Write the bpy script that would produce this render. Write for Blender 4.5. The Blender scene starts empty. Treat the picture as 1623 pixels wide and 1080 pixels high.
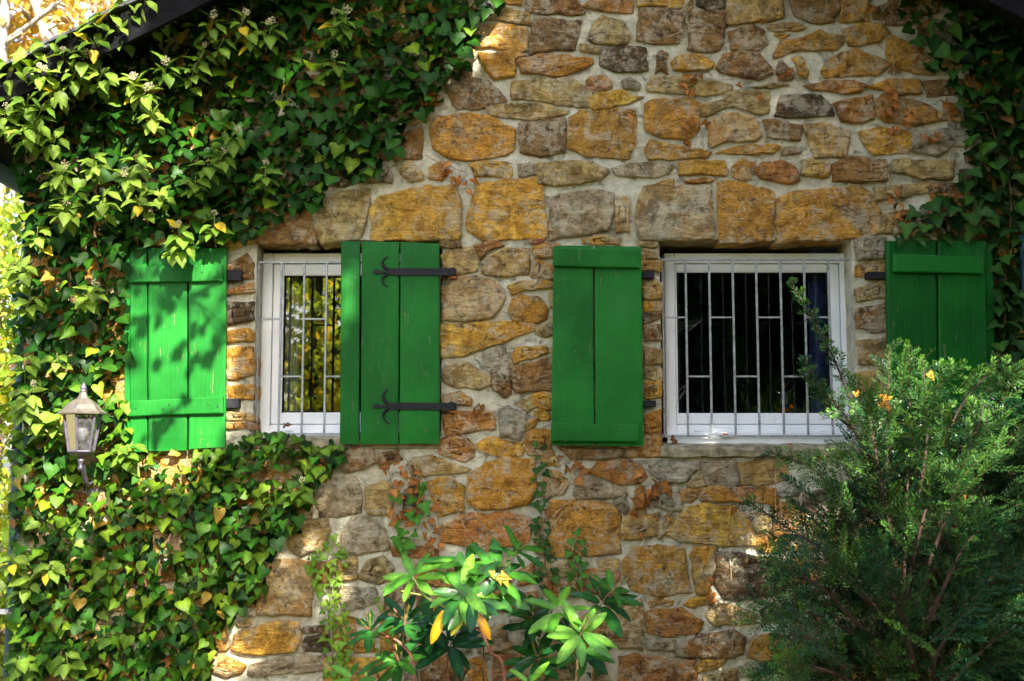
import bpy, math, random
import numpy as np
from mathutils import Vector, noise as mnoise

random.seed(7)
rng = np.random.default_rng(11)
scene = bpy.context.scene
col = scene.collection
R = math.radians

# ------------------------------------------------------------------ camera
FPX, CX, CY = 1920.0, 811.5, 540.0            # focal length and centre in photo pixels (1623 x 1080)
CAM = Vector((0.0, -6.0, 1.6))
PITCH = R(6.0)
cam_data = bpy.data.cameras.new("camera")
cam_data.sensor_width = 36.0
cam_data.lens = 36.0 * FPX / 1623.0
cam_data.clip_start = 0.05
cam_data.clip_end = 500.0
cam_data.dof.use_dof = True
cam_data.dof.focus_distance = 6.0
cam_data.dof.aperture_fstop = 4.0
cam = bpy.data.objects.new("camera", cam_data)
cam.location = CAM
cam.rotation_euler = (R(90.0) + PITCH, 0.0, 0.0)
col.objects.link(cam)
scene.camera = cam

# ------------------------------------------------------------------ sky, sun, exposure
SUN_AZ, SUN_EL = R(19.0), R(38.0)             # sun behind the viewer, a little to the right
SUN = Vector((math.sin(SUN_AZ) * math.cos(SUN_EL), -math.cos(SUN_AZ) * math.cos(SUN_EL), math.sin(SUN_EL)))
world = bpy.data.worlds.new("World")
scene.world = world
world.use_nodes = True
wn = world.node_tree
wn.nodes.clear()
w_out = wn.nodes.new("ShaderNodeOutputWorld")
w_bg = wn.nodes.new("ShaderNodeBackground")
w_sky = wn.nodes.new("ShaderNodeTexSky")
w_sky.sky_type = 'NISHITA'
w_sky.sun_disc = False
w_sky.sun_elevation = SUN_EL
w_sky.sun_rotation = math.pi - SUN_AZ
w_sky.dust_density = 2.5
w_bg.inputs["Strength"].default_value = 0.110
wn.links.new(w_sky.outputs[0], w_bg.inputs[0])
wn.links.new(w_bg.outputs[0], w_out.inputs[0])
sun_data = bpy.data.lights.new("sun", 'SUN')
sun_data.energy = 5.0
sun_data.angle = R(0.5)
sun_data.color = (1.0, 0.93, 0.80)
sun = bpy.data.objects.new("sun", sun_data)
sun.rotation_euler = SUN.to_track_quat('Z', 'Y').to_euler()
sun.location = (3, -12, 12)
col.objects.link(sun)
scene.view_settings.view_transform = 'Standard'
scene.view_settings.look = 'None'
scene.view_settings.exposure = 2.36
scene.view_settings.gamma = 1.0
scene.view_settings.use_curve_mapping = False
scene.render.engine = 'CYCLES'
scene.cycles.use_adaptive_sampling = True
scene.cycles.adaptive_threshold = 0.02
scene.cycles.max_bounces = 6
scene.cycles.diffuse_bounces = 3
scene.cycles.glossy_bounces = 3
scene.cycles.caustics_reflective = False
scene.cycles.caustics_refractive = False
scene.cycles.transparent_max_bounces = 8

# ------------------------------------------------------------------ helpers
_cp, _sp = math.cos(PITCH), math.sin(PITCH)
def W(u, v, Y=0.0):
    """the point of the upright plane y = Y that the photo shows at (u, v)"""
    a, b = (u - CX) / FPX, (CY - v) / FPX
    d = Vector((a, _cp - b * _sp, _sp + b * _cp))
    t = (Y - CAM.y) / d.y
    return CAM + d * t
def PX(p):
    q = Vector(p) - CAM
    f = q.y * _cp + q.z * _sp
    return CX + FPX * q.x / f, CY - FPX * (-q.y * _sp + q.z * _cp) / f

def link(o, parent=None):
    col.objects.link(o)
    if parent is not None:
        o.parent = parent
    return o
def tag(o, label=None, cat=None, group=None, kind=None):
    if label: o["label"] = label
    if cat: o["category"] = cat
    if group: o["group"] = group
    if kind: o["kind"] = kind
    return o
def empty(name, loc=(0, 0, 0), parent=None):
    o = bpy.data.objects.new(name, None)
    o.empty_display_size = 0.1
    o.location = loc
    return link(o, parent)

def mesh_np(name, V, F, mat, C=None, smooth=False):
    """triangle or quad mesh from arrays; C is one rgb per vertex in the colour attribute 'tint'"""
    V = np.asarray(V, dtype=np.float32); F = np.asarray(F, dtype=np.int32)
    k = F.shape[1]
    me = bpy.data.meshes.new(name)
    me.vertices.add(len(V)); me.vertices.foreach_set("co", V.ravel())
    me.loops.add(F.size); me.loops.foreach_set("vertex_index", F.ravel())
    me.polygons.add(len(F))
    me.polygons.foreach_set("loop_start", np.arange(len(F), dtype=np.int32) * k)
    if smooth:
        me.polygons.foreach_set("use_smooth", np.ones(len(F), dtype=bool))
    if C is not None:
        at = me.color_attributes.new("tint", 'FLOAT_COLOR', 'POINT')
        C = np.asarray(C, dtype=np.float32)
        at.data.foreach_set("color", np.c_[C, np.ones(len(C), dtype=np.float32)].ravel())
    me.update(calc_edges=True); me.validate()
    if mat: me.materials.append(mat)
    return me

class Acc:
    """collects pieces of ONE part: vertices, polygons and colours"""
    def __init__(s): s.v, s.f, s.c, s.n = [], [], [], 0
    def add(s, V, F, c=(1, 1, 1)):
        V = np.asarray(V, float); b = s.n
        s.v.append(V); s.n += len(V)
        s.f += [tuple(int(i) + b for i in f) for f in F]
        c = np.asarray(c, float)
        s.c.append(np.tile(c, (len(V), 1)) if c.ndim == 1 else c)
        return s
    def box(s, x0, x1, y0, y1, z0, z1, bev=0.0, c=(1, 1, 1)):
        x0, x1 = min(x0, x1), max(x0, x1); y0, y1 = min(y0, y1), max(y0, y1); z0, z1 = min(z0, z1), max(z0, z1)
        b = min(bev, (x1 - x0) * .4, (y1 - y0) * .4, (z1 - z0) * .4)
        if b <= 0:
            V = [(x, y, z) for x in (x0, x1) for y in (y0, y1) for z in (z0, z1)]
            F = [(0, 1, 3, 2), (4, 6, 7, 5), (0, 4, 5, 1), (2, 3, 7, 6), (0, 2, 6, 4), (1, 5, 7, 3)]
            return s.add(V, F, c)
        V, idx = [], {}
        for i, x in enumerate((x0, x1)):
            for j, y in enumerate((y0, y1)):
                for k, z in enumerate((z0, z1)):
                    sx, sy, sz = (b if i == 0 else -b), (b if j == 0 else -b), (b if k == 0 else -b)
                    for a, p in enumerate(((x, y + sy, z + sz), (x + sx, y, z + sz), (x + sx, y + sy, z))):
                        idx[i, j, k, a] = len(V); V.append(p)
        F = []
        for i in (0, 1): F.append([idx[i, j, k, 0] for j, k in ((0, 0), (0, 1), (1, 1), (1, 0))])
        for j in (0, 1): F.append([idx[i, j, k, 1] for i, k in ((0, 0), (1, 0), (1, 1), (0, 1))])
        for k in (0, 1): F.append([idx[i, j, k, 2] for i, j in ((0, 0), (0, 1), (1, 1), (1, 0))])
        for j in (0, 1):
            for k in (0, 1): F.append([idx[0, j, k, 1], idx[1, j, k, 1], idx[1, j, k, 2], idx[0, j, k, 2]])
        for i in (0, 1):
            for k in (0, 1): F.append([idx[i, 0, k, 0], idx[i, 1, k, 0], idx[i, 1, k, 2], idx[i, 0, k, 2]])
        for i in (0, 1):
            for j in (0, 1): F.append([idx[i, j, 0, 0], idx[i, j, 1, 0], idx[i, j, 1, 1], idx[i, j, 0, 1]])
        for i in (0, 1):
            for j in (0, 1):
                for k in (0, 1): F.append([idx[i, j, k, a] for a in range(3)])
        return s.add(V, F, c)
    def tube(s, pts, rad, sides=6, c=(1, 1, 1), cap=True):
        pts = [Vector(p) for p in pts]
        if not hasattr(rad, '__len__'): rad = [rad] * len(pts)
        V, F = [], []
        up = Vector((0.31, 0.77, 0.55))
        for i, p in enumerate(pts):
            d = (pts[min(i + 1, len(pts) - 1)] - pts[max(i - 1, 0)])
            d = d.normalized() if d.length > 1e-9 else Vector((0, 0, 1))
            a = d.cross(up)
            if a.length < 1e-4: a = d.cross(Vector((1, 0, 0)))
            a.normalize(); b = d.cross(a)
            for k in range(sides):
                t = 2 * math.pi * k / sides
                V.append(p + (a * math.cos(t) + b * math.sin(t)) * rad[i])
        for i in range(len(pts) - 1):
            for k in range(sides):
                k2 = (k + 1) % sides
                F.append((i * sides + k, i * sides + k2, (i + 1) * sides + k2, (i + 1) * sides + k))
        if cap:
            F.append(tuple(range(sides))[::-1]); F.append(tuple(range((len(pts) - 1) * sides, len(pts) * sides)))
        return s.add([tuple(v) for v in V], F, c)
    def lathe(s, prof, sides=24, org=(0, 0, 0), c=(1, 1, 1), rot=0.0):
        V, F, n = [], [], len(prof)
        for r, z in prof:
            for k in range(sides):
                t = rot + 2 * math.pi * k / sides
                V.append((org[0] + r * math.cos(t), org[1] + r * math.sin(t), org[2] + z))
        for i in range(n - 1):
            for k in range(sides):
                k2 = (k + 1) % sides
                F.append((i * sides + k, i * sides + k2, (i + 1) * sides + k2, (i + 1) * sides + k))
        F.append(tuple(range(sides))[::-1]); F.append(tuple(range((n - 1) * sides, n * sides)))
        return s.add(V, F, c)
    def build(s, name, mat, parent=None, loc=None, smooth=False, rot=None):
        me = bpy.data.meshes.new(name)
        V = np.concatenate(s.v); C = np.concatenate(s.c)
        if loc is not None: V = V - np.asarray(loc)
        me.from_pydata(V.tolist(), [], s.f)
        at = me.color_attributes.new("tint", 'FLOAT_COLOR', 'POINT')
        at.data.foreach_set("color", np.c_[C, np.ones(len(C))].astype(np.float32).ravel())
        if smooth:
            me.polygons.foreach_set("use_smooth", [True] * len(me.polygons))
        if mat: me.materials.append(mat)
        me.update()
        o = bpy.data.objects.new(name, me)
        if loc is not None: o.location = loc
        if rot is not None: o.rotation_euler = rot
        return link(o, parent)

def catmull(pts, n=6):
    pts = [Vector(p) for p in pts]
    if len(pts) < 3: return [pts[0].lerp(pts[-1], i / n) for i in range(n + 1)]
    P = [pts[0] * 2 - pts[1]] + pts + [pts[-1] * 2 - pts[-2]]
    out = []
    for i in range(1, len(P) - 2):
        for k in range(n):
            t = k / n
            a, b, c_, d = P[i - 1], P[i], P[i + 1], P[i + 2]
            out.append(0.5 * ((2 * b) + (c_ - a) * t + (2 * a - 5 * b + 4 * c_ - d) * t * t + (3 * b - a - 3 * c_ + d) * t ** 3))
    out.append(pts[-1])
    return out
def in_poly(u, v, poly):
    u = np.asarray(u, float); v = np.asarray(v, float)
    r = np.zeros(u.shape, bool); n = len(poly)
    for i in range(n):
        x0, y0 = poly[i]; x1, y1 = poly[(i + 1) % n]
        c = ((y0 > v) != (y1 > v))
        with np.errstate(divide='ignore', invalid='ignore'):
            xx = (x1 - x0) * (v - y0) / (y1 - y0 + 1e-12) + x0
        r ^= c & (u < xx)
    return r

# ------------------------------------------------------------------ materials
class NT:
    def __init__(s, name):
        s.m = bpy.data.materials.new(name); s.m.use_nodes = True
        s.t = s.m.node_tree; s.t.nodes.clear()
        s.out = s.t.nodes.new("ShaderNodeOutputMaterial")
    def n(s, ty, **kw):
        x = s.t.nodes.new(ty)
        for k, v in kw.items(): setattr(x, k, v)
        return x
    def l(s, a, b): s.t.links.new(a, b)
    def setin(s, node, i, v):
        if hasattr(v, 'is_output') or isinstance(v, bpy.types.NodeSocket): s.l(v, node.inputs[i])
        else:
            if isinstance(v, (tuple, list)) and len(v) == 3 and node.inputs[i].type == 'RGBA': v = (*v, 1)
            node.inputs[i].default_value = v
    def noise(s, vec, scale, detail=5, rough=0.55, dist=0.0):
        x = s.n("ShaderNodeTexNoise")
        if vec is not None: s.l(vec, x.inputs["Vector"])
        x.inputs["Scale"].default_value = scale; x.inputs["Detail"].default_value = detail
        x.inputs["Roughness"].default_value = rough; x.inputs["Distortion"].default_value = dist
        return x.outputs["Fac"]
    def ramp(s, fac, a, b):
        x = s.n("ShaderNodeMapRange"); x.clamp = True; x.interpolation_type = 'SMOOTHSTEP'
        s.l(fac, x.inputs[0]); x.inputs[1].default_value = a; x.inputs[2].default_value = b
        return x.outputs[0]
    def mix(s, fac, a, b, mode='MIX'):
        x = s.n("ShaderNodeMix", data_type='RGBA', blend_type=mode)
        s.setin(x, 0, fac); s.setin(x, 6, a); s.setin(x, 7, b)
        return x.outputs[2]
    def math(s, op, a, b=0.0):
        x = s.n("ShaderNodeMath", operation=op); s.setin(x, 0, a); s.setin(x, 1, b)
        return x.outputs[0]
    def vmath(s, op, a, b):
        x = s.n("ShaderNodeVectorMath", operation=op); s.setin(x, 0, a); s.setin(x, 1, b)
        return x.outputs[0]
    def mapping(s, vec, scale):
        x = s.n("ShaderNodeMapping"); s.l(vec, x.inputs[0]); x.inputs["Scale"].default_value = scale
        return x.outputs[0]
    def bump(s, h, strength, dist, nrm=None):
        x = s.n("ShaderNodeBump"); x.inputs["Strength"].default_value = strength; x.inputs["Distance"].default_value = dist
        s.l(h, x.inputs["Height"])
        if nrm is not None: s.l(nrm, x.inputs["Normal"])
        return x.outputs[0]
    def pos(s): return s.n("ShaderNodeNewGeometry").outputs["Position"]
    def tint(s):
        a = s.n("ShaderNodeAttribute", attribute_name="tint"); return a.outputs["Color"]
    def bsdf(s, color, rough=0.7, metal=0.0, nrm=None, spec=0.5):
        b = s.n("ShaderNodeBsdfPrincipled")
        s.setin(b, "Base Color", color); s.setin(b, "Roughness", rough); s.setin(b, "Metallic", metal)
        b.inputs["Specular IOR Level"].default_value = spec
        if nrm is not None: s.l(nrm, b.inputs["Normal"])
        return b.outputs[0]
    def done(s, sh): s.l(sh, s.out.inputs["Surface"]); return s.m

def mat_plain(name, color, rough=0.6, metal=0.0, var=0.25, scale=12.0, bump=0.15, spec=0.5):
    t = NT(name); p = t.pos()
    n = t.noise(p, scale, 6)
    c = t.mix(t.ramp(n, .3, .7), tuple(x * (1 - var) for x in color), tuple(min(1, x * (1 + var)) for x in color))
    nr = t.bump(t.noise(p, scale * 4, 5), bump, 0.004)
    return t.done(t.bsdf(c, rough, metal, nr, spec))

def mat_stone():
    t = NT("rubble_stone")
    oi = t.n("ShaderNodeObjectInfo")
    r3 = t.n("ShaderNodeCombineXYZ")
    rr = t.math('MULTIPLY', oi.outputs["Random"], 37.0)
    for i in range(3): t.l(rr, r3.inputs[i])
    p = t.vmath('ADD', t.pos(), r3.outputs[0])
    base = t.mix(1.0, oi.outputs["Color"], t.tint(), 'MULTIPLY')
    big = t.noise(p, 5.0, 7, .62, .6)
    mid = t.noise(p, 17.0, 8, .68, .3)
    lay = t.noise(t.mapping(p, (6, 6, 34)), 1.0, 6, .6, .8)
    fine = t.noise(p, 85.0, 6, .7)
    c = t.mix(t.ramp(mid, .38, .62), t.mix(1.0, base, (.52, .48, .42), 'MULTIPLY'), t.mix(1.0, base, (1.55, 1.52, 1.40), 'MULTIPLY'))
    p3 = t.vmath('ADD', p, (7.3, 1.1, 2.7))
    gy = t.ramp(t.math('ADD', t.math('MULTIPLY', t.noise(p3, 5.5, 6, .62, .9), .65), t.math('MULTIPLY', t.noise(p3, 28.0, 6, .7), .35)), .50, .60)
    c = t.mix(t.math('MULTIPLY', gy, .55), c, t.mix(t.ramp(fine, .35, .65), (.17, .145, .09), (.46, .40, .27)))
    c = t.mix(t.math('MULTIPLY', t.ramp(lay, .5, .75), .45), c, t.mix(1.0, base, (.55, .5, .45), 'MULTIPLY'))
    # rust stains, amount per stone
    st = t.math('MULTIPLY', t.ramp(t.math('ADD', t.math('MULTIPLY', big, .7), t.math('MULTIPLY', t.noise(p, 33.0, 7, .72), .42)), .50, .60), oi.outputs["Alpha"])
    c = t.mix(t.math('MULTIPLY', st, .9), c, t.mix(t.ramp(fine, .35, .65), (.42, .15, .012), (.76, .38, .03)))
    # pale lime and lichen bloom
    p2 = t.vmath('ADD', p, (3.3, 8.1, 5.7))
    bl = t.ramp(t.math('ADD', t.math('MULTIPLY', t.noise(p2, 7.0, 6, .65, .7), .6), t.math('MULTIPLY', t.noise(p2, 38.0, 7, .75), .45)), .52, .60)
    c = t.mix(t.math('MULTIPLY', bl, .55), c, (.60, .53, .38))
    # dark pits and cracks
    pit = t.ramp(t.noise(p2, 30.0, 7, .78, 1.2), .42, .33)
    c = t.mix(t.math('MULTIPLY', pit, .85), c, (.045, .032, .018))
    h = t.math('ADD', t.math('MULTIPLY', mid, 1.0), t.math('ADD', t.math('MULTIPLY', lay, .7), t.math('MULTIPLY', fine, .35)))
    vo = t.n('ShaderNodeTexVoronoi', feature='DISTANCE_TO_EDGE'); vo.inputs['Scale'].default_value = 7.5
    wob = t.n('ShaderNodeTexNoise'); t.l(p3, wob.inputs['Vector']); wob.inputs['Scale'].default_value = 9.0; wob.inputs['Detail'].default_value = 5
    t.l(t.vmath('ADD', p3, t.vmath('MULTIPLY', wob.outputs['Color'], (.16, .16, .16))), vo.inputs['Vector'])
    crk = t.math('MULTIPLY', t.ramp(vo.outputs['Distance'], .022, .0), t.ramp(t.noise(p2, 5.0, 4), .56, .66))
    c = t.mix(t.math('MULTIPLY', crk, .6), c, (.035, .025, .015))
    h = t.math('SUBTRACT', h, t.math('ADD', t.math('MULTIPLY', pit, .5), t.math('MULTIPLY', crk, .6)))
    nr = t.bump(h, 1.0, 0.042)
    return t.done(t.bsdf(c, .82, 0, nr, .3))
def mat_mortar():
    t = NT("lime_mortar"); p = t.pos()
    a = t.noise(p, 3.0, 6, .6, .4); f = t.noise(p, 75.0, 6, .75); m = t.noise(p, 16.0, 8, .72)
    c = t.mix(t.ramp(m, .3, .7), (.48, .45, .33), (.78, .74, .58))
    c = t.mix(t.math('MULTIPLY', t.ramp(a, .48, .66), .5), c, (.60, .50, .30))
    c = t.mix(t.math('MULTIPLY', t.ramp(f, .58, .70), .5), c, (.20, .17, .12))
    dk = t.ramp(t.noise(t.vmath('ADD', p, (4.1, 2.2, 9.3)), 7.0, 8, .78, .8), .54, .68)
    c = t.mix(t.math('MULTIPLY', dk, .55), c, (.19, .165, .10))
    h = t.math('ADD', t.math('MULTIPLY', m, 1.0), t.math('SUBTRACT', t.math('MULTIPLY', f, .5), t.math('MULTIPLY', dk, .6)))
    return t.done(t.bsdf(c, .92, 0, t.bump(h, 1.0, .022), .2))
def mat_paint_wood(name, color, worn):
    t = NT(name); p = t.pos(); oi = t.n("ShaderNodeObjectInfo")
    r3 = t.n("ShaderNodeCombineXYZ"); rr = t.math('MULTIPLY', oi.outputs["Random"], 23.0)
    for i in range(3): t.l(rr, r3.inputs[i])
    tc = t.n("ShaderNodeTexCoord")
    p = t.vmath('ADD', tc.outputs["Object"], r3.outputs[0])
    g = t.noise(t.mapping(p, (75, 75, 2.2)), 1.0, 7, .7, 1.1)
    g2 = t.noise(t.mapping(p, (24, 24, 1.1)), 1.0, 5, .6, 2.2)
    b = t.noise(p, 2.6, 5, .6)
    lo = tuple(x * .68 for x in color); hi = (color[0] + .006, color[1] * 1.22, color[2] + .006)
    c = t.mix(t.ramp(t.math('ADD', b, t.math('MULTIPLY', t.math('SUBTRACT', oi.outputs['Random'], .5), .25)), .3, .7), lo, hi)
    fade = t.ramp(t.noise(t.mapping(p, (5, 5, 2)), 1.0, 7, .7, .5), .52, .75)
    c = t.mix(t.math('MULTIPLY', fade, .30), c, (.035, .18, .06))
    c = t.mix(t.math('MULTIPLY', t.ramp(g, .5, .75), .35), c, tuple(x * .55 for x in color))
    ch = t.math('MULTIPLY', t.ramp(t.noise(t.mapping(p, (60, 60, 9)), 1.0, 7, .72, .6), .65 - .04 * worn, .70 - .04 * worn), t.ramp(t.noise(p, 4.0, 4), .42, .6))
    c = t.mix(t.math('MULTIPLY', ch, .7), c, (.24, .20, .12))
    dirt = t.ramp(t.noise(p, 7.0, 8, .75, .4), .58, .72)
    c = t.mix(t.math('MULTIPLY', dirt, .45), c, (.02, .05, .02))
    h = t.math('ADD', t.math('MULTIPLY', g, .8), t.math('ADD', t.math('MULTIPLY', g2, .9), t.math('MULTIPLY', ch, -.6)))
    nr = t.bump(h, .55, .006)
    ro = t.n("ShaderNodeMapRange"); t.l(b, ro.inputs[0]); ro.inputs[3].default_value = .36; ro.inputs[4].default_value = .58
    return t.done(t.bsdf(c, ro.outputs[0], 0, nr, .20))
def mat_leaf(name, rough=.42, trans=.35, gain=(1, 1, 1), spec=.5, tgain=(1.35, 1.25, .45)):
    t = NT(name); oi = t.n("ShaderNodeObjectInfo")
    c = t.mix(1.0, t.tint(), oi.outputs["Color"], 'MULTIPLY')
    p = t.pos()
    n = t.noise(p, 55.0, 4)
    c = t.mix(t.ramp(n, .3, .7), t.mix(1.0, c, (.8, .82, .8), 'MULTIPLY'), t.mix(1.0, c, (1.15, 1.12, 1.1), 'MULTIPLY'))
    nr = t.bump(n, .25, .004)
    s1 = t.bsdf(c, rough, 0, nr, spec)
    tr = t.n("ShaderNodeBsdfTranslucent"); t.l(t.mix(1.0, c, tgain, 'MULTIPLY'), tr.inputs["Color"])
    mx = t.n("ShaderNodeMixShader"); mx.inputs[0].default_value = trans
    t.l(s1, mx.inputs[1]); t.l(tr.outputs[0], mx.inputs[2])
    return t.done(mx.outputs[0])
def mat_tint(name, rough=.8, bump=.4, scale=40.0, metal=0.0):
    t = NT(name); p = t.pos(); n = t.noise(p, scale, 6, .65)
    c = t.mix(t.ramp(n, .3, .7), t.mix(1.0, t.tint(), (.6, .6, .6), 'MULTIPLY'), t.mix(1.0, t.tint(), (1.3, 1.3, 1.3), 'MULTIPLY'))
    return t.done(t.bsdf(c, rough, metal, t.bump(n, bump, .006), .3))
def mat_glass(name="window_glass", ior=2.35):
    t = NT(name)
    fr = t.n("ShaderNodeFresnel"); fr.inputs[0].default_value = ior
    tr = t.n("ShaderNodeBsdfTransparent"); tr.inputs[0].default_value = (.86, .9, .9, 1)
    gl = t.n("ShaderNodeBsdfGlossy"); gl.inputs["Roughness"].default_value = .012
    p = t.pos(); t.l(t.bump(t.noise(p, 3.0, 2), .02, .01), gl.inputs["Normal"])
    mx = t.n("ShaderNodeMixShader"); t.l(fr.outputs[0], mx.inputs[0]); t.l(tr.outputs[0], mx.inputs[1]); t.l(gl.outputs[0], mx.inputs[2])
    return t.done(mx.outputs[0])
def mat_frost():
    t = NT("lantern_glass")
    fr = t.n("ShaderNodeFresnel"); fr.inputs[0].default_value = 1.6
    tr = t.n("ShaderNodeBsdfTransparent"); tr.inputs[0].default_value = (.72, .72, .70, 1)
    gl = t.n("ShaderNodeBsdfGlossy"); gl.inputs["Roughness"].default_value = .18
    df = t.n("ShaderNodeBsdfTranslucent"); df.inputs[0].default_value = (.6, .6, .6, 1)
    d2 = t.n("ShaderNodeBsdfDiffuse"); d2.inputs[0].default_value = (.45, .45, .45, 1)
    a = t.n("ShaderNodeMixShader"); a.inputs[0].default_value = .5; t.l(df.outputs[0], a.inputs[1]); t.l(d2.outputs[0], a.inputs[2])
    p = t.pos(); f = t.ramp(t.noise(p, 40, 6, .7), .35, .7)
    b = t.n("ShaderNodeMixShader"); t.l(t.math('ADD', t.math('MULTIPLY', f, .22), .06), b.inputs[0]); t.l(tr.outputs[0], b.inputs[1]); t.l(a.outputs[0], b.inputs[2])
    mx = t.n("ShaderNodeMixShader"); t.l(fr.outputs[0], mx.inputs[0]); t.l(b.outputs[0], mx.inputs[1]); t.l(gl.outputs[0], mx.inputs[2])
    return t.done(mx.outputs[0])

M = {}
M['stone'] = mat_stone()
M['mortar'] = mat_mortar()
M['green'] = mat_paint_wood("green_paint", (.001, .120, .008), 1.0)
def mat_white():
    t = NT("white_window_plastic"); p = t.pos()
    c = t.mix(t.ramp(t.noise(p, 5.0, 5), .3, .7), (.78, .80, .82), (.86, .87, .88))
    s = t.ramp(t.noise(t.mapping(p, (9, 9, 3)), 1.0, 7, .75, .6), .55, .74)
    c = t.mix(t.math('MULTIPLY', s, .35), c, (.45, .47, .34))
    g = t.ramp(t.noise(p, 60.0, 6, .75), .62, .72)
    c = t.mix(t.math('MULTIPLY', g, .4), c, (.16, .14, .10))
    return t.done(t.bsdf(c, .4, 0, None, .4))
M['white'] = mat_white()
def mat_zinc():
    t = NT("galvanised_steel"); p = t.pos()
    c = t.mix(t.ramp(t.noise(p, 40.0, 6, .7), .3, .7), (.20, .215, .22), (.40, .42, .43))
    r = t.ramp(t.noise(p, 11.0, 7, .75, .4), .60, .68)
    c = t.mix(t.math('MULTIPLY', r, .8), c, (.20, .09, .035))
    return t.done(t.bsdf(c, .52, t.math('MULTIPLY', t.math('SUBTRACT', 1.0, r), .5), t.bump(t.noise(p, 160.0, 5), .4, .003)))
M['zinc'] = mat_zinc()
M['iron'] = mat_plain("black_wrought_iron", (.008, .008, .012), .55, 0, .4, 25, .5, .25)
M['rust'] = mat_plain("rusty_iron", (.25, .075, .02), .85, 0, .4, 40, .6)
M['concrete'] = mat_plain("sill_concrete", (.24, .21, .13), .9, 0, .5, 22, 1.0)
M['soot'] = mat_plain("tarred_boards", (.008, .008, .010), .9, 0, .4, 9, .5, .1)
M['slate'] = mat_plain("roof_slate", (.06, .062, .07), .55, 0, .35, 10, .5)
M['gutter'] = mat_plain("painted_gutter", (.04, .085, .13), .35, .1, .15, 8, .1)
M['glass'] = mat_glass()
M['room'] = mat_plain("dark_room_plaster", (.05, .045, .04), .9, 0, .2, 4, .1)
M['leaf'] = mat_leaf("ivy_leaf", .45, .32, spec=.16)
M['dry'] = mat_leaf("withered_leaf", .75, .25, spec=.15, tgain=(1.3, 1.0, .6))
M['yew'] = mat_leaf("yew_needle", .36, .20, spec=.16)
M['rhodo'] = mat_leaf("rhododendron_leaf", .28, .25, spec=.42)
M['treeleaf'] = mat_leaf("tree_leaf", .5, .5)
M['bark'] = mat_tint("bark", .88, .6, 30.0)
M['brass'] = mat_plain("weathered_brass", (.15, .13, .11), .38, .45, .25, 20, .2)
M['lampmetal'] = mat_plain("grey_lantern_metal", (.10, .085, .115), .40, .4, .25, 25, .2)
M['lampglass'] = mat_frost()
M['tint'] = mat_tint("mixed_paint", .55, .15, 30.0)

# ------------------------------------------------------------------ ground
def noise_grid(name, x0, x1, y0, y1, nx, ny, amp, mat):
    xs = np.linspace(x0, x1, nx); ys = np.linspace(y0, y1, ny)
    V = [(x, y, amp * mnoise.noise(Vector((x * .5, y * .5, 3)))) for y in ys for x in xs]
    F = [(j * nx + i, j * nx + i + 1, (j + 1) * nx + i + 1, (j + 1) * nx + i) for j in range(ny - 1) for i in range(nx - 1)]
    return mesh_np(name, V, F, mat, np.ones((len(V), 3)), True)
def mat_ground():
    t = NT("leaf_litter"); p = t.pos()
    a = t.noise(p, 1.2, 6, .6); f = t.noise(p, 22.0, 6, .7, .5)
    c = t.mix(t.ramp(f, .35, .65), (.05, .04, .02), (.22, .14, .05))
    c = t.mix(t.ramp(a, .45, .6), c, (.06, .10, .02))
    return t.done(t.bsdf(c, .95, 0, t.bump(f, .8, .03), .2))
go = link(bpy.data.objects.new("ground", noise_grid("ground", -150, 150, -150, 150, 121, 121, .05, mat_ground())))
tag(go, kind="structure")

# ------------------------------------------------------------------ house
XL, XR = W(40, 540).x, 2.74
house = tag(empty("stone_house"), "old rubble stone cottage gable with two barred white windows and green shutters", "house")
vA, vB = W(0, 105, -.36), W(200, 5, -.36)
SL = (vB.z - vA.z) / (vB.x - vA.x)
XP = .42
def roof_z(x): return vA.z + SL * (min(x, 2 * XP - x) - vA.x)

# window openings (world rectangles on the wall plane)
O1 = (W(404, 540).x, W(700, 540).x, W(560, 692).z, W(560, 381).z)
O2 = (W(1047, 540).x, W(1354, 540).x, W(1200, 708).z, W(1200, 380).z)
def in_opening(x, z, e=0.0):
    return any(o[0] - e < x < o[1] + e and o[2] - e < z < o[3] + e for o in (O1, O2))

def mk_wall():
    st = .028
    xs = sorted(set(np.round(np.arange(XL, XR + st, st), 4)) | {O1[0], O1[1], O2[0], O2[1]})
    zs = sorted(set(np.round(np.arange(-.1, 5.3, st), 4)) | {O1[2], O1[3], O2[2], O2[3]})
    V, idx, F = [], {}, []
    def vid(i, j):
        k = (i, j)
        if k not in idx:
            x, z = xs[i], zs[j]
            n = mnoise.fractal(Vector((x * 5, 2.2, z * 5)), 1.0, 2.0, 4)
            y = .003 + .008 * n
            idx[k] = len(V); V.append((x, y, z))
        return idx[k]
    for i in range(len(xs) - 1):
        for j in range(len(zs) - 1):
            xm, zm = (xs[i] + xs[i + 1]) / 2, (zs[j] + zs[j + 1]) / 2
            if in_opening(xm, zm) or zm > roof_z(xm) - .1: continue
            F.append((vid(i, j), vid(i + 1, j), vid(i + 1, j + 1), vid(i, j + 1)))
    return link(bpy.data.objects.new("wall", mesh_np("wall", V, F, M['mortar'], np.ones((len(V), 3)), True)), house)
mk_wall()
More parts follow.
